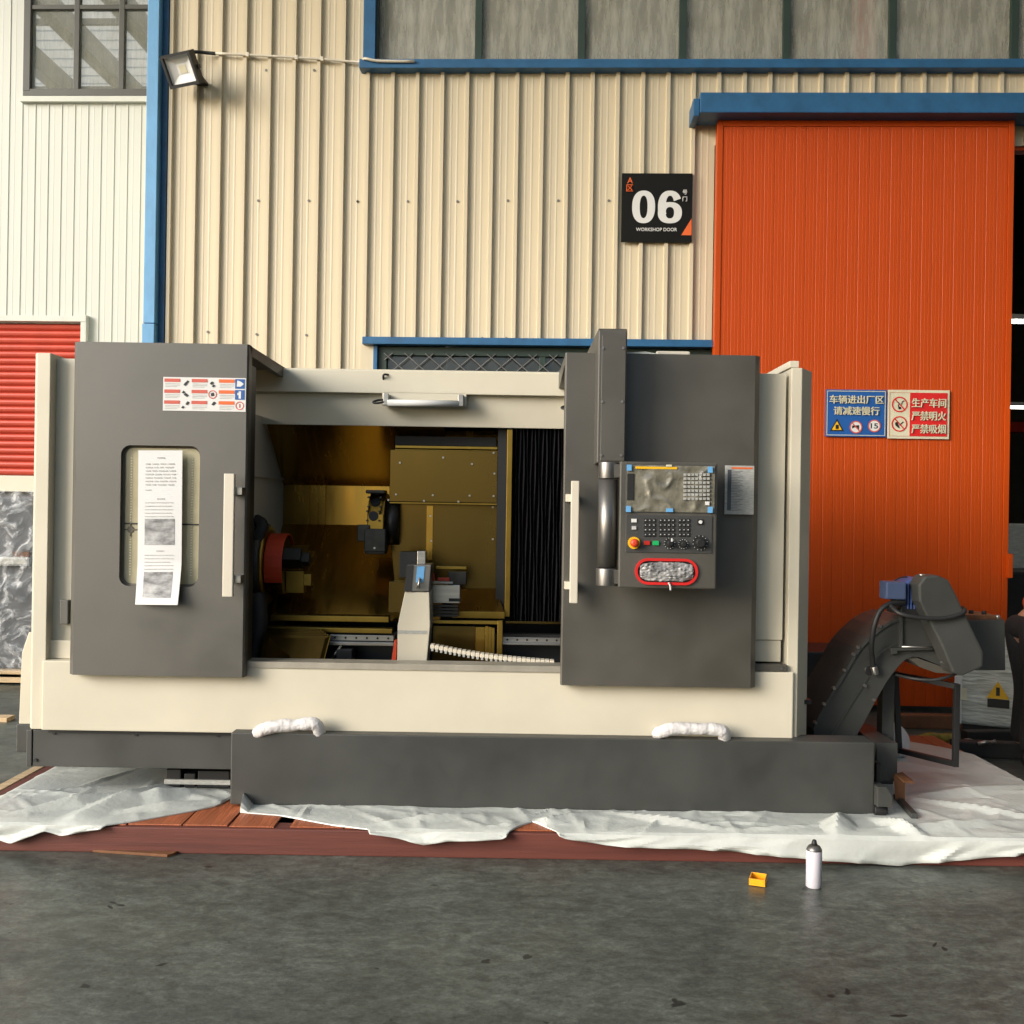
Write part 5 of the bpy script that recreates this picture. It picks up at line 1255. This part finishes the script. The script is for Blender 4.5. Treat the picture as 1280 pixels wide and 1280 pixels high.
# cover sheet on top, a strip following the upper edge and standing slightly proud
tp = pts(top[1:12], YC); mb = MB(); 
for a, b in zip(tp, tp[1:]):
    n_ = Vector((-(b.z - a.z), 0, b.x - a.x)).normalized() * 0.006
    mb.quad(a + n_ + Vector((0, -0.012, 0)), b + n_ + Vector((0, -0.012, 0)), b + n_ + Vector((0, WC + 0.012, 0)), a + n_ + Vector((0, WC + 0.012, 0)))
    mb.quad(a + n_ + Vector((0, -0.012, 0)), b + n_ + Vector((0, -0.012, 0)), b - n_*1.5 + Vector((0, -0.012, 0)), a - n_*1.5 + Vector((0, -0.012, 0)))
bmesh.ops.remove_doubles(mb.bm, verts=mb.bm.verts, dist=1e-4)
mb.build('top_cover', 'base', cv)
for (u, v) in ((1019, 903), (1030, 880), (1042.5, 860), (1055.5, 838), (1067, 818), (1072.5, 809), (1100, 783), (1081, 857), (1092.5, 874.5)):
    p = at(u, v, YC - 0.014); MB().cyl((p.x, YC, p.z), (p.x, YC - 0.022, p.z), 0.008, seg=10).build('bolt', 'steel', cv)
for (u, v) in ((1035, 838), (1045, 812), (1051, 801), (1077, 777)):
    p = at(u, v, YC + WC); MB().cyl(p, p + Vector((-0.012, 0, 0.012)), 0.008, seg=10).build('bolt', 'steel', cv)
# pressed rib down the side
rb = pts([(1034, 928), (1036, 928), (1087, 846), (1085, 845)], YC - 0.006); MB().prism(rb, (0, 0.005, 0)).build('pressed_rib', 'base', cv)
rb = pts([(1096, 824), (1103, 816), (1128, 802), (1128, 799), (1102, 813), (1094, 822)], YC - 0.006); MB().prism(rb, (0, 0.005, 0)).build('pressed_rib', 'base', cv)
# head box and discharge chute
mb = MB(); mb.prism(pts([(1124, 773), (1160, 773), (1205, 770), (1205, 838), (1190, 838), (1150, 822), (1124, 822)], YC + 0.02), (0, WC - 0.04, 0)); mb.build('head_box', 'char', cv, 0.003)
mb = MB(); mb.prism(pts([(1200, 776), (1256, 775), (1257, 838), (1205, 838)], YC + 0.10), (0, 0.30, 0)); mb.build('discharge_chute', 'base', cv, 0.004)
mb = MB(); mb.prism(pts([(1200, 768), (1250, 770), (1256, 775.5), (1200, 776.5)], YC + 0.16), (0, 0.25, 0)); mb.build('chute_lid', 'card', cv, 0.003)
for u, v in ((1247, 773), (1230, 768), (1214, 767)):
    p = at(u, v, YC + 0.1); MB().cyl(p, p + Vector((0, 0, 0.018)), 0.012, seg=10).build('wing_nut', 'steel' if u > 1240 else 'black', cv)
mb = MB(); mb.prism(pts([(1137, 824), (1148, 823), (1185, 836), (1200, 843), (1170, 841), (1150, 834)], YC - 0.03), (0, 0.3, 0)); mb.build('drip_plate', 'char', cv, 0.002)
# tensioner bracket
mb = MB(); mb.prism(pts([(1124.5, 771), (1128.5, 771), (1128.5, 809), (1124.5, 809)], YC - 0.02), (0, 0.02, 0)); mb.build('bracket', 'base', cv, 0.001)
mb = MB(); mb.prism(pts([(1114, 810), (1166, 808.5), (1166, 812), (1122, 813.5), (1122, 817), (1114, 818)], YC - 0.035), (0, 0.03, 0)); mb.build('tension_bracket', 'base', cv, 0.002)
p = at(1166, 809, YC - 0.04); MB().cyl(p + Vector((-0.16, 0, 0)), p + Vector((0.01, 0, 0)), 0.005, seg=8).build('tension_bolt', 'steel', cv)
# chain guard
G = [(1148, 731), (1156, 720), (1172, 719), (1186, 725), (1195, 742), (1207, 768), (1230, 816), (1229, 834), (1204, 845), (1191, 842), (1176, 806), (1149, 752)]
g0 = pts(G, 5.0); guard = MB().prism(g0, (0, 0.13, 0)).build('chain_guard', 'base', cv, 0.012, 2); guard['label'] = 'large grey angular chain guard'
p = at(1152, 719.5, 5.06); MB().cyl(p, p + Vector((0, 0, 0.008)), 0.016, seg=12).build('oil_plug', 'steel', cv)
for u, v in ((1177, 828),): 
    p = at(u, v, 5.0); MB().cyl((p.x, 5.004, p.z), (p.x, 4.992, p.z), 0.006, seg=8).build('bolt', 'steel', cv)
# motor
mb = MB(); x0, x1, z0, z1 = R(1129, 724, 1149, 764, 5.12); mb.prism([(x0 + 0.0, 5.12, z1 - 0.02), (x0 + 0.04, 5.12, z1), (x1, 5.12, z1 + 0.01), (x1, 5.12, z0), (x0 - 0.01, 5.12, z0)], (0, 0.16, 0)); mot = mb.build('gear_motor', 'motor', cv, 0.008)
for k in range(4):
    p = at(1133 + 4*k, 744, 5.12); MB().box(p.x - 0.003, p.x + 0.003, 5.095, 5.121, z0 + 0.012, z1 - 0.02).build('fin', 'motor', mot, 0.002)
x0, x1, z0, z1 = R(1106, 727, 1131, 749, 5.08); boxp('terminal_box', 'motorbox', mot, x0, x1, 5.06, 5.16, z0, z1, 0.008)
x0, x1, z0, z1 = R(1112, 749, 1121, 757, 5.1); MB().cyl(((x0+x1)/2, 5.1, z0), ((x0+x1)/2, 5.1, z1), 0.014, seg=12).build('cable_gland', 'black', mot)
x0, x1, z0, z1 = R(1126, 758, 1150, 769, 5.1); boxp('motor_plate', 'blackmetal', cv, x0, x1, 5.1, 5.3, z0, z1, 0.004)
MB().tube(pts([(1118, 726)], 5.2) + pts([(1126, 722), (1134, 721)], 5.2), 0.004, seg=6).build('wire', 'black', mot)
# cables
MB().tube([at(1131, 753, 5.09), at(1112, 755, 5.06), at(1100, 764, 5.05), at(1093, 782, 5.05), at(1089.5, 805, 5.08), at(1090, 822, 5.12), at(1092, 836, 5.14)], 0.0135, seg=10).build('cable', 'black', cv)
MB().cyl(at(1092, 833, 5.14), at(1094.5, 843, 5.14), 0.018, seg=14).build('plug', 'steel', cv, 0.003)
MB().tube([at(1113, 757, 5.05), at(1125, 767, 4.99), at(1150, 772, 4.975), at(1178, 773, 4.975), at(1200, 768, 4.98), at(1206, 763, 5.0), at(1203, 760, 5.06)], 0.011, seg=10).build('cable', 'black', cv)
MB().tube([at(1118, 843, 5.2), at(1140, 848, 5.1), at(1165, 850, 5.06), at(1185, 846, 5.05), at(1197, 840, 5.08)], 0.008, seg=8).build('cable', 'black', cv)
MB().lathe(tuple(at(1086, 838, YC - 0.002)), [(0.024, 0), (0.024, -0.004), (0.018, -0.005)], 20, 'Y').build('socket', 'blackmetal', cv)
# support post, foot and stand frame
x0, x1, z0, z1 = R(1103, 838, 1118, 930, 5.32); boxp('support_post', 'base', cv, x0, x1, 5.32, 5.40, PT + 0.01, z1, 0.003)
x0, x1, z0, z1 = R(1066, 913, 1112, 930, 5.28); boxp('lower_tray', 'base', cv, x0 - 0.2, x1, 5.28, 5.6, z0 - 0.05, z1 - 0.03, 0.003)
x0, x1, z0, z1 = R(1096, 929, 1122, 977, 5.0); boxp('foot_box', 'base', cv, x0, x1, 5.0, 5.28, z0, z1, 0.004)
x0, x1, z0, z1 = R(1097, 984, 1116, 1009, 4.73)
mb = MB(); mb.prism([(x0, 4.73, z0), (x1, 4.73, z0), (x1, 4.73, z1 - 0.045), (x1 - 0.03, 4.73, z1), (x0, 4.73, z1)], (0, 0.10, 0)); mb.build('caster_bracket', 'base', cv, 0.003)
x0b, x1b, z0b, z1b = R(1095, 975, 1101, 1006, 4.84); boxp('caster_arm', 'blackmetal', cv, x0b, x0b + 0.022, 4.835, 5.1, z0b, z1b + 0.08, 0.003)
cxw = (x0 + x1)/2 - 0.008; wr = min(0.03, (z0 - PT - 0.008) / 2)
MB().cyl((cxw - 0.03, 4.775, PT + 0.006 + wr), (cxw + 0.026, 4.775, PT + 0.006 + wr), wr, seg=22).build('caster_wheel', 'black', cv, 0.004)
for sx in (-0.035, 0.029): boxp('caster_fork', 'blackmetal', cv, cxw + sx, cxw + sx + 0.005, 4.76, 4.79, PT + 0.02, z0 + 0.002, 0.001)
fa, fb, fc, fd = at(1119, 842, 5.52), at(1196, 858, 5.2), at(1194, 955, 5.2), at(1124, 938, 5.52)
mb = MB(); sf = thing('stand_frame', 'thin black square tube frame standing on the white sheet', 'frame', fc)
def bar(a, b, t=0.028):
    d = (b - a).normalized(); up_ = Vector((0, 0, 1)) if abs(d.z) < 0.7 else Vector((1, 0, 0)); s_ = d.cross(up_).normalized() * t/2; q_ = s_.cross(d).normalized() * t/2
    return MB().prism([a - s_ - q_, a + s_ - q_, a + s_ + q_, a - s_ + q_], b - a)
for nm, a, b in (('top_bar', fa, fb), ('upright', fb + Vector((0, 0, 0.014)), fc - Vector((0, 0, 0.014))), ('bottom_bar', fc, fd), ('upright', fd - Vector((0, 0, 0.014)), fa + Vector((0, 0, 0.014)))): bar(a, b).build(nm, 'blackmetal', sf, 0.002)

# ================================================================== LOOSE THINGS
# steel angle and cardboard by the caster
a, b = at(1120, 1009, 5.05), at(1143, 1026, 4.72); a.z = b.z = PT + 0.02
o = bar(a, b, 0.03).build('steel_bar', 'base', None, 0.002); tag(o, 'short slate grey steel bar lying on the sheet by the caster', 'bar')
cb = thing('cardboard_piece', 'torn brown cardboard piece standing beside the conveyor foot', 'cardboard', (at(1128, 1000, 4.97).x, 4.97, PT))
P_ = [at(u, v, 4.97) for u, v in ((1117, 968), (1131, 975), (1131, 1006), (1119, 999))]
MB().prism(P_, (0.006, 0.012, 0)).build('upright_flap', 'card', cb)
P_ = [at(1118, 967, 4.96), at(1128, 965, 5.06), at(1143, 977, 4.9), at(1130, 976.5, 4.88)]; MB().prism(P_, (0, 0, -0.008)).build('folded_flap', 'card', cb)
# spray can
p = at(1017, 1111, 4.19); gx, gy = p.x, 4.19
can = thing('spray_can', 'white spray can with dark nozzle standing on the concrete floor', 'spray can', (gx, gy, 0))
MB().lathe((gx, gy, 0.0), [(0.029, 0.0), (0.0325, 0.004), (0.0325, 0.150), (0.0315, 0.154)], 36).build('body', 'can', can)
MB().lathe((gx, gy, 0.1542), [(0.0325, 0), (0.032, 0.004), (0.024, 0.017), (0.016, 0.022)], 32).build('shoulder', 'chrome', can)
MB().lathe((gx, gy, 0.1764), [(0.012, 0), (0.0115, 0.008), (0.008, 0.019), (0.005, 0.021)], 20).build('nozzle', 'black', can)
# yellow tray
p = at(946, 1105, 4.24); yx, yy = p.x, 4.22
yb = thing('plastic_tray', 'small amber yellow plastic tray tipped on the concrete floor', 'tray', (yx, yy, 0), rad(-8))
WO[yb] = Vector((0, 0, 0)); Mx = Matrix.Translation((0, 0.0, 0.002)) @ Matrix.Rotation(rad(-12), 4, 'Z')
def tb(name, x0, x1, y0, y1, z0, z1):
    mb = MB().box(x0, x1, y0, y1, z0, z1); mb.bm.transform(Mx); return mb.build(name, 'amberplastic', yb, 0.0015)
tb('base', -0.033, 0.033, -0.042, 0.042, 0, 0.006); tb('side_wall', -0.033, -0.029, -0.042, 0.042, 0.0062, 0.028); tb('side_wall', 0.029, 0.033, -0.042, 0.042, 0.0062, 0.028); tb('end_wall', -0.0288, 0.0288, -0.042, -0.038, 0.0062, 0.028); tb('end_wall', -0.0288, 0.0288, 0.038, 0.042, 0.0062, 0.028)
# folded film on top of the machine
q0 = at(784, 437, 5.0)
ff = thing('folded_film', 'folded pale film packet lying on the machine roof behind the control arm', 'film', (at(830, 437, 5.0).x, 5.0, rz1))
x0, x1, z0, z1 = R(784, 428, 828, 440, 5.0)
mb = MB(); mb.prism([(x0 - 0.03, 4.97, rz1 + 0.001), (x1, 4.97, rz1 + 0.001), (x1, 4.97, rz1 + 0.028), ((x0 + x1)/2, 4.97, rz1 + 0.042), (x0 - 0.03, 4.97, rz1 + 0.034)], (0, 0.09, 0)); mb.build('fold', 'wrapw', ff, 0.004)
x0, x1, z0, z1 = R(820, 428, 862, 441, 4.95); MB().box(x0, x1, 4.93, 4.968, rz1 + 0.001, rz1 + 0.04).build('packet', 'handle', ff, 0.008)
# wrapped crate by the door
YW = 7.35
x0, x1, z0, z1 = R(1197, 800, 1330, 905, YW)
wc = thing('wrapped_crate', 'white stretch wrapped crate with a yellow hazard label by the orange door', 'crate', (x0, YW, 0), rad(-27))
mb = MB(); bm = mb.bm; 
def wrapped_box(x0, x1, y0, y1, z0, z1, name, m, parent, amp=0.012, n=26):
    mb = MB(); mb.box(x0, x1, y0, y1, z0, z1); bmesh.ops.subdivide_edges(mb.bm, edges=mb.bm.edges[:], cuts=n, use_grid_fill=True)
    for v in mb.bm.verts:
        c = v.co; a = noise.noise(Vector((c.x*2.5, c.y*2.5, c.z*14 + c.x*2))) * amp + noise.noise(c*6)*amp*0.4
        if abs(c.y - y0) < 1e-4: c.y += a
        if abs(c.x - x0) < 1e-4: c.x += a
        if abs(c.x - x1) < 1e-4: c.x -= a
    return mb.build(name, m, parent, smooth=True)
wrapped_box(x0, x1, YW, YW + 0.55, z0, z1 + 0.05, 'wrapped_load', 'wrapw', wc)
boxp('edge_guard', 'whitep', wc, x0 - 0.02, x0 + 0.03, YW - 0.02, YW + 0.03, z0, at(1197, 845, YW).z, 0.003)
p = at(1244, 861, YW - 0.02); t = 0.075
MB().prism([(p.x - t, p.y, p.z - t*0.7), (p.x + t, p.y, p.z - t*0.7), (p.x, p.y, p.z + t)], (0, 0.003, 0)).build('hazard_label', 'yellow', wc)
MB().box(p.x - t*0.9, p.x + t, p.y, p.y + 0.003, p.z - t*1.55, p.z - t*0.75).build('hazard_label', 'blackp', wc)
MB().box(p.x - 0.012, p.x + 0.012, p.y - 0.002, p.y - 0.0005, p.z - 0.03, p.z + 0.03).build('hazard_mark', 'blackp', wc)
p = at(1206, 866, YW - 0.02); MB().box(p.x - 0.02, p.x + 0.02, p.y, p.y + 0.003, p.z - 0.05, p.z + 0.04).build('paper_label', 'olivep', wc)
boxp('pallet_base', 'darkstuff', wc, x0 + 0.02, x1, YW + 0.02, YW + 0.5, 0.0, z0 + 0.005, 0.006)
# dark steel lengths and oddments on the floor behind the sheet
for k, (u0, v0, u1, v1, Y0, Y1, t, lab) in enumerate(((1205, 912, 1290, 918, 6.9, 6.95, 0.09, 'thick black steel length lying in front of the wrapped crate'), (1190, 931, 1290, 938, 6.55, 6.5, 0.10, 'oily black steel length lying beside the sheet edge'), (1120, 902, 1200, 907, 7.4, 7.4, 0.10, 'grey timber length lying under the orange door'))):
    a, b = at(u0, v0, Y0), at(u1, v1, Y1); a.z = b.z = t/2 + 0.002
    o = bar(a, b, t).build('steel_length' if k < 2 else 'timber_length', 'darkstuff' if k < 2 else 'card', None, 0.008); tag(o, lab, 'beam')
yc = at(1170, 922, 6.85); o = MB().tube([(yc.x - 0.11, 6.85, 0.035), (yc.x - 0.05, 6.82, 0.06), (yc.x + 0.03, 6.86, 0.045), (yc.x + 0.10, 6.83, 0.055), (yc.x + 0.13, 6.85, 0.03)], 0.032, seg=10).build('strap_bundle', mat('dull_yellow_webbing', (0.30, 0.22, 0.03), 0.7, var=0.4, scale=20), None); tag(o, 'bundled dull yellow strap on the floor under the orange door', 'strap')
p = at(1211, 921, 6.7); o = MB().lathe((p.x, 6.7, 0.0), [(0.05, 0), (0.055, 0.02), (0.04, 0.06), (0.03, 0.075), (0.01, 0.08)], 20).build('metal_fitting', 'steel', None); tag(o, 'small round steel fitting on the floor by the black beams', 'fitting')
p = at(1236, 937, 6.4); o = MB().tube([(p.x - 0.06, 6.42, 0.11), (p.x - 0.02, 6.4, 0.125), (p.x + 0.03, 6.44, 0.115), (p.x + 0.05, 6.42, 0.13)], 0.012, seg=8).build('shackle', 'steel', None); tag(o, 'small bright steel shackle on the oily black steel length', 'shackle')
# stuffed end of the sheet behind the conveyor
p = at(1128, 925, 5.95); mb = MB(); bmesh.ops.create_icosphere(mb.bm, subdivisions=4, radius=0.095)
for v in mb.bm.verts: v.co *= 1 + 0.25*noise.noise(v.co*9); v.co.x *= 0.8; v.co.z = max(-0.12, v.co.z*1.1); v.co += Vector((p.x - 0.03, 5.98, PT + 0.10))
o = mb.build('bunched_sheet', 'foam', None, smooth=True); tag(o, 'bunched white plastic lump behind the conveyor post', 'plastic bundle')

# wrapped machine on pallet, seen past the machine end
YL = 8.55
x0, x1, z0, z1 = R(-60, 612, 42, 838, YL)
wm = thing('wrapped_machine', 'grey machine under clear wrinkled film before the red shutter', 'machine', ((x0 + x1)/2, YL, 0))
x1 += 0.25
boxp('machine_body', 'wrapd', wm, x0 - 0.5, x1, YL + 0.1, YL + 0.9, z0, z1 - 0.05, 0.03)
boxp('machine_head', 'plate', wm, x0 - 0.2, x1 - 0.3, YL + 0.02, YL + 0.2, (z0 + z1)/2 + 0.12, (z0 + z1)/2 + 0.2, 0.02)
boxp('machine_label', 'card', wm, at(12, 700, YL).x, at(32, 700, YL).x, YL + 0.06, YL + 0.098, at(20, 708, YL).z, at(20, 690, YL).z, 0.006)
mb = MB(); bm = mb.bm; g = []
for i in range(49):
    row = []
    for j in range(61):
        fx, fz = i/48, j/60; x = x0 - 0.5 + (x1 + 0.03 - x0 + 0.5)*fx; z = z0 + (z1 - z0)*fz
        d = (1 - abs(noise.noise(Vector((x*3 + z*2.2, z*2.2 - x, 2)))) * 2.4); e = 1 - abs(noise.noise(Vector((x*7 - z*4, z*5, 9))))*2.2
        row.append(bm.verts.new((x, YL + 0.03 - 0.09*max(0, d)**2*(1 - fz*0.6) - 0.03*max(0, e)**2, z)))
    g.append(row)
for i in range(48):
    for j in range(60): bm.faces.new((g[i][j], g[i+1][j], g[i+1][j+1], g[i][j+1]))
mb.build('clear_film', 'clearfilm', wm, smooth=True)
x0p, x1p = x0 - 0.5, x1
wpz = at(15, 872, YL).z
pl2 = thing('pallet', 'raw pine pallet under the film wrapped grey machine', 'pallet', ((x0p + x1p)/2, YL, 0))
zt2 = z0 - 0.002
boxp('deck_board', 'rawwood', pl2, x0p, x1p, YL + 0.02, YL + 0.14, zt2 - 0.03, zt2, 0.003); boxp('deck_board', 'rawwood', pl2, x0p, x1p, YL + 0.3, YL + 0.42, zt2 - 0.03, zt2, 0.003); boxp('deck_board', 'rawwood', pl2, x0p, x1p, YL + 0.7, YL + 0.82, zt2 - 0.03, zt2, 0.003)
hzz = zt2 - 0.031
boxp('stringer', 'rawwood', pl2, x0p, x1p, YL + 0.03, YL + 0.13, hzz - 0.075, hzz, 0.003)
boxp('deck_board', 'rawwood', pl2, x0p, x1p, YL + 0.03, YL + 0.16, 0.062, 0.092, 0.003)
for fx in (0.1, 0.5, 0.93): boxp('block', 'rawwood', pl2, x0p + (x1p - x0p)*fx - 0.05, x0p + (x1p - x0p)*fx + 0.05, YL + 0.03, YL + 0.8, 0.0, 0.061, 0.003); boxp('block', 'rawwood', pl2, x0p + (x1p - x0p)*fx - 0.05, x0p + (x1p - x0p)*fx + 0.05, YL + 0.035, YL + 0.8, 0.0925, hzz - 0.0755, 0.003)
p = at(4, 910, 7.15); o = MB().box(p.x - 0.35, p.x + 0.05, 7.1, 7.22, 0.0, 0.03).build('loose_board', 'rawwood', None, 0.003); tag(o, 'loose pine board end lying on the concrete near the pine pallet', 'board')

# ================================================================== PERSON at the frame edge
def skin(name, verts, edges, radii, m, parent, sub=2, root=0):
    me = bpy.data.meshes.new(name); me.from_pydata(verts, edges, []); me.update()
    o = bpy.data.objects.new(name, me); COL.objects.link(o)
    md = o.modifiers.new('s', 'SKIN'); md.use_smooth_shade = True
    for i, r_ in enumerate(radii):
        sv = me.skin_vertices[0].data[i]; sv.radius = r_ if isinstance(r_, tuple) else (r_, r_); sv.use_root = (i == root)
    o.modifiers.new('d', 'SUBSURF').levels = sub; o.modifiers['d'].render_levels = sub
    dg = bpy.context.evaluated_depsgraph_get(); dg.update()
    m2 = bpy.data.meshes.new_from_object(o.evaluated_get(dg)); bpy.data.objects.remove(o)
    for p_ in m2.polygons: p_.use_smooth = True
    m2.materials.clear()
    c = sum((v.co for v in m2.vertices), Vector()) / len(m2.vertices); m2.transform(Matrix.Translation(-c))
    return link(name, m2, m, parent, c)
X, Yp = 3.265, 6.35
pe = thing('person', 'person in orange and black work jacket and black trousers bending to the floor', 'person', (X, Yp, 0))
J = dict(pel=(X + 0.03, Yp, 0.90), hipn=(X + 0.02, Yp - 0.10, 0.86), hipf=(X + 0.02, Yp + 0.10, 0.86), kn=(X + 0.03, Yp - 0.13, 0.48), kf=(X + 0.10, Yp + 0.13, 0.48), an=(X - 0.03, Yp - 0.14, 0.09), af=(X + 0.06, Yp + 0.15, 0.09),
         tn=(X + 0.14, Yp - 0.15, 0.035), tf=(X + 0.24, Yp + 0.16, 0.035), wa=(X + 0.14, Yp, 1.00), ch=(X + 0.40, Yp, 1.10), ne=(X + 0.56, Yp, 1.13), h0=(X + 0.64, Yp, 1.11), h1=(X + 0.75, Yp, 1.05), h2=(X + 0.80, Yp, 0.98),
         sn=(X + 0.46, Yp - 0.18, 1.06), sf=(X + 0.46, Yp + 0.18, 1.06), en=(X + 0.38, Yp - 0.24, 0.74), ef=(X + 0.48, Yp + 0.22, 0.76), wn=(X + 0.20, Yp - 0.22, 0.42), wf=(X + 0.40, Yp + 0.12, 0.52))
N_ = list(J); ix = {k: i for i, k in enumerate(N_)}
E = [('pel', 'hipn'), ('pel', 'hipf'), ('hipn', 'kn'), ('hipf', 'kf'), ('kn', 'an'), ('kf', 'af'), ('an', 'tn'), ('af', 'tf'), ('pel', 'wa'), ('wa', 'ch'), ('ch', 'ne'), ('ne', 'h0'), ('h0', 'h1'), ('h1', 'h2'), ('ch', 'sn'), ('ch', 'sf'), ('sn', 'en'), ('sf', 'ef'), ('en', 'wn'), ('ef', 'wf')]
rd_ = dict(pel=0.09, hipn=0.085, hipf=0.085, kn=0.055, kf=0.055, an=0.035, af=0.035, tn=0.035, tf=0.035, wa=0.09, ch=0.12, ne=0.055, h0=0.07, h1=0.10, h2=0.075, sn=0.06, sf=0.06, en=0.042, ef=0.042, wn=0.026, wf=0.026)
bodyo = skin('body', [J[k] for k in N_], [(ix[a], ix[b]) for a, b in E], [rd_[k] for k in N_], 'skin', pe)
def sub_skin(name, keys, m, grow, parent=pe, r=None):
    ks = [k for k in N_ if k in keys]; ii = {k: i for i, k in enumerate(ks)}
    return skin(name, [J[k] for k in ks], [(ii[a], ii[b]) for a, b in E if a in ii and b in ii], [(r or {}).get(k, rd_[k]*1.12 + grow) for k in ks], m, parent)
sub_skin('trousers', ('pel', 'hipn', 'hipf', 'kn', 'kf', 'an', 'af'), 'trousers', 0.022, r={'pel': 0.10, 'hipn': 0.11, 'hipf': 0.11, 'an': 0.07, 'af': 0.07, 'kn': 0.088, 'kf': 0.088})
J2 = dict(J); J2['lo'] = (X + 0.045, Yp, 0.93)
jk = skin('jacket', [J2[k] for k in ('lo', 'wa', 'ch', 'sn', 'sf', 'en', 'ef')], [(0, 1), (1, 2), (2, 3), (2, 4), (3, 5), (4, 6)], [0.155, 0.155, 0.17, 0.085, 0.085, 0.06, 0.06], 'jacket', pe)
skin('sleeve_cuff', [J['en'], tuple(Vector(J['en'])*0.3 + Vector(J['wn'])*0.7)], [(0, 1)], [0.062, 0.05], 'trousers', pe)
for nm, a, b in (('shoe', 'an', 'tn'), ('shoe', 'af', 'tf')):
    A_, B_ = Vector(J[a]), Vector(J[b]); skin(nm, [tuple(A_ + Vector((-0.05, 0, -0.045))), tuple(A_ + Vector((0.02, 0, -0.02))), tuple(B_ + Vector((-0.02, 0, 0.012))), tuple(B_ + Vector((0.05, 0, 0.004)))], [(0, 1), (1, 2), (2, 3)], [(0.045, 0.042), (0.052, 0.06), (0.05, 0.045), (0.042, 0.034)], 'blackmetal', pe)
skin('hair', [tuple(Vector(J['h0']) + Vector((0.0, 0, 0.05))), tuple(Vector(J['h1']) + Vector((0.0, 0, 0.035)))], [(0, 1)], [0.075, 0.10], 'black', pe)
# hand with five fingers reaching down beside the shoe
wv = Vector(J['wn']); dn = Vector((-0.12, 0.03, -0.30)).normalized()
pc = wv + dn*0.07
skin('forearm_hand', [tuple(Vector(J['en'])*0.3 + wv*0.7), tuple(wv), tuple(pc), tuple(pc + dn*0.03)], [(0, 1), (1, 2), (2, 3)], [0.036, 0.028, (0.04, 0.022), (0.038, 0.02)], 'skin', pe)
for k in range(5):
    off = Vector((0, (k - 1.5)*0.02, 0)) if k < 4 else Vector((0.02, -0.05, 0)); ln = (0.07, 0.08, 0.075, 0.06, 0.05)[k]; st0 = pc + off + (dn*0.03 if k < 4 else dn*-0.02)
    skin('finger', [tuple(st0), tuple(st0 + dn*ln*0.5 + Vector((-0.01, 0, 0))), tuple(st0 + dn*ln + Vector((0.01, 0, 0)))], [(0, 1), (1, 2)], [0.010, 0.009, 0.007], 'skin', pe)

# unseen blocker added behind the viewpoint to darken the machine's mirror side
ob = thing('unseen_light_blocker', 'long grey light blocker added out of view behind the viewpoint', 'building', (12, -11, 0))
boxp('wall', 'wrapd', ob, 0.5, 26, -11.2, -11, 0, 8.5, 0); boxp('blocker_side', 'wrapd', ob, 16.2, 16.4, -10.99, 7.0, 0, 9.4, 0)
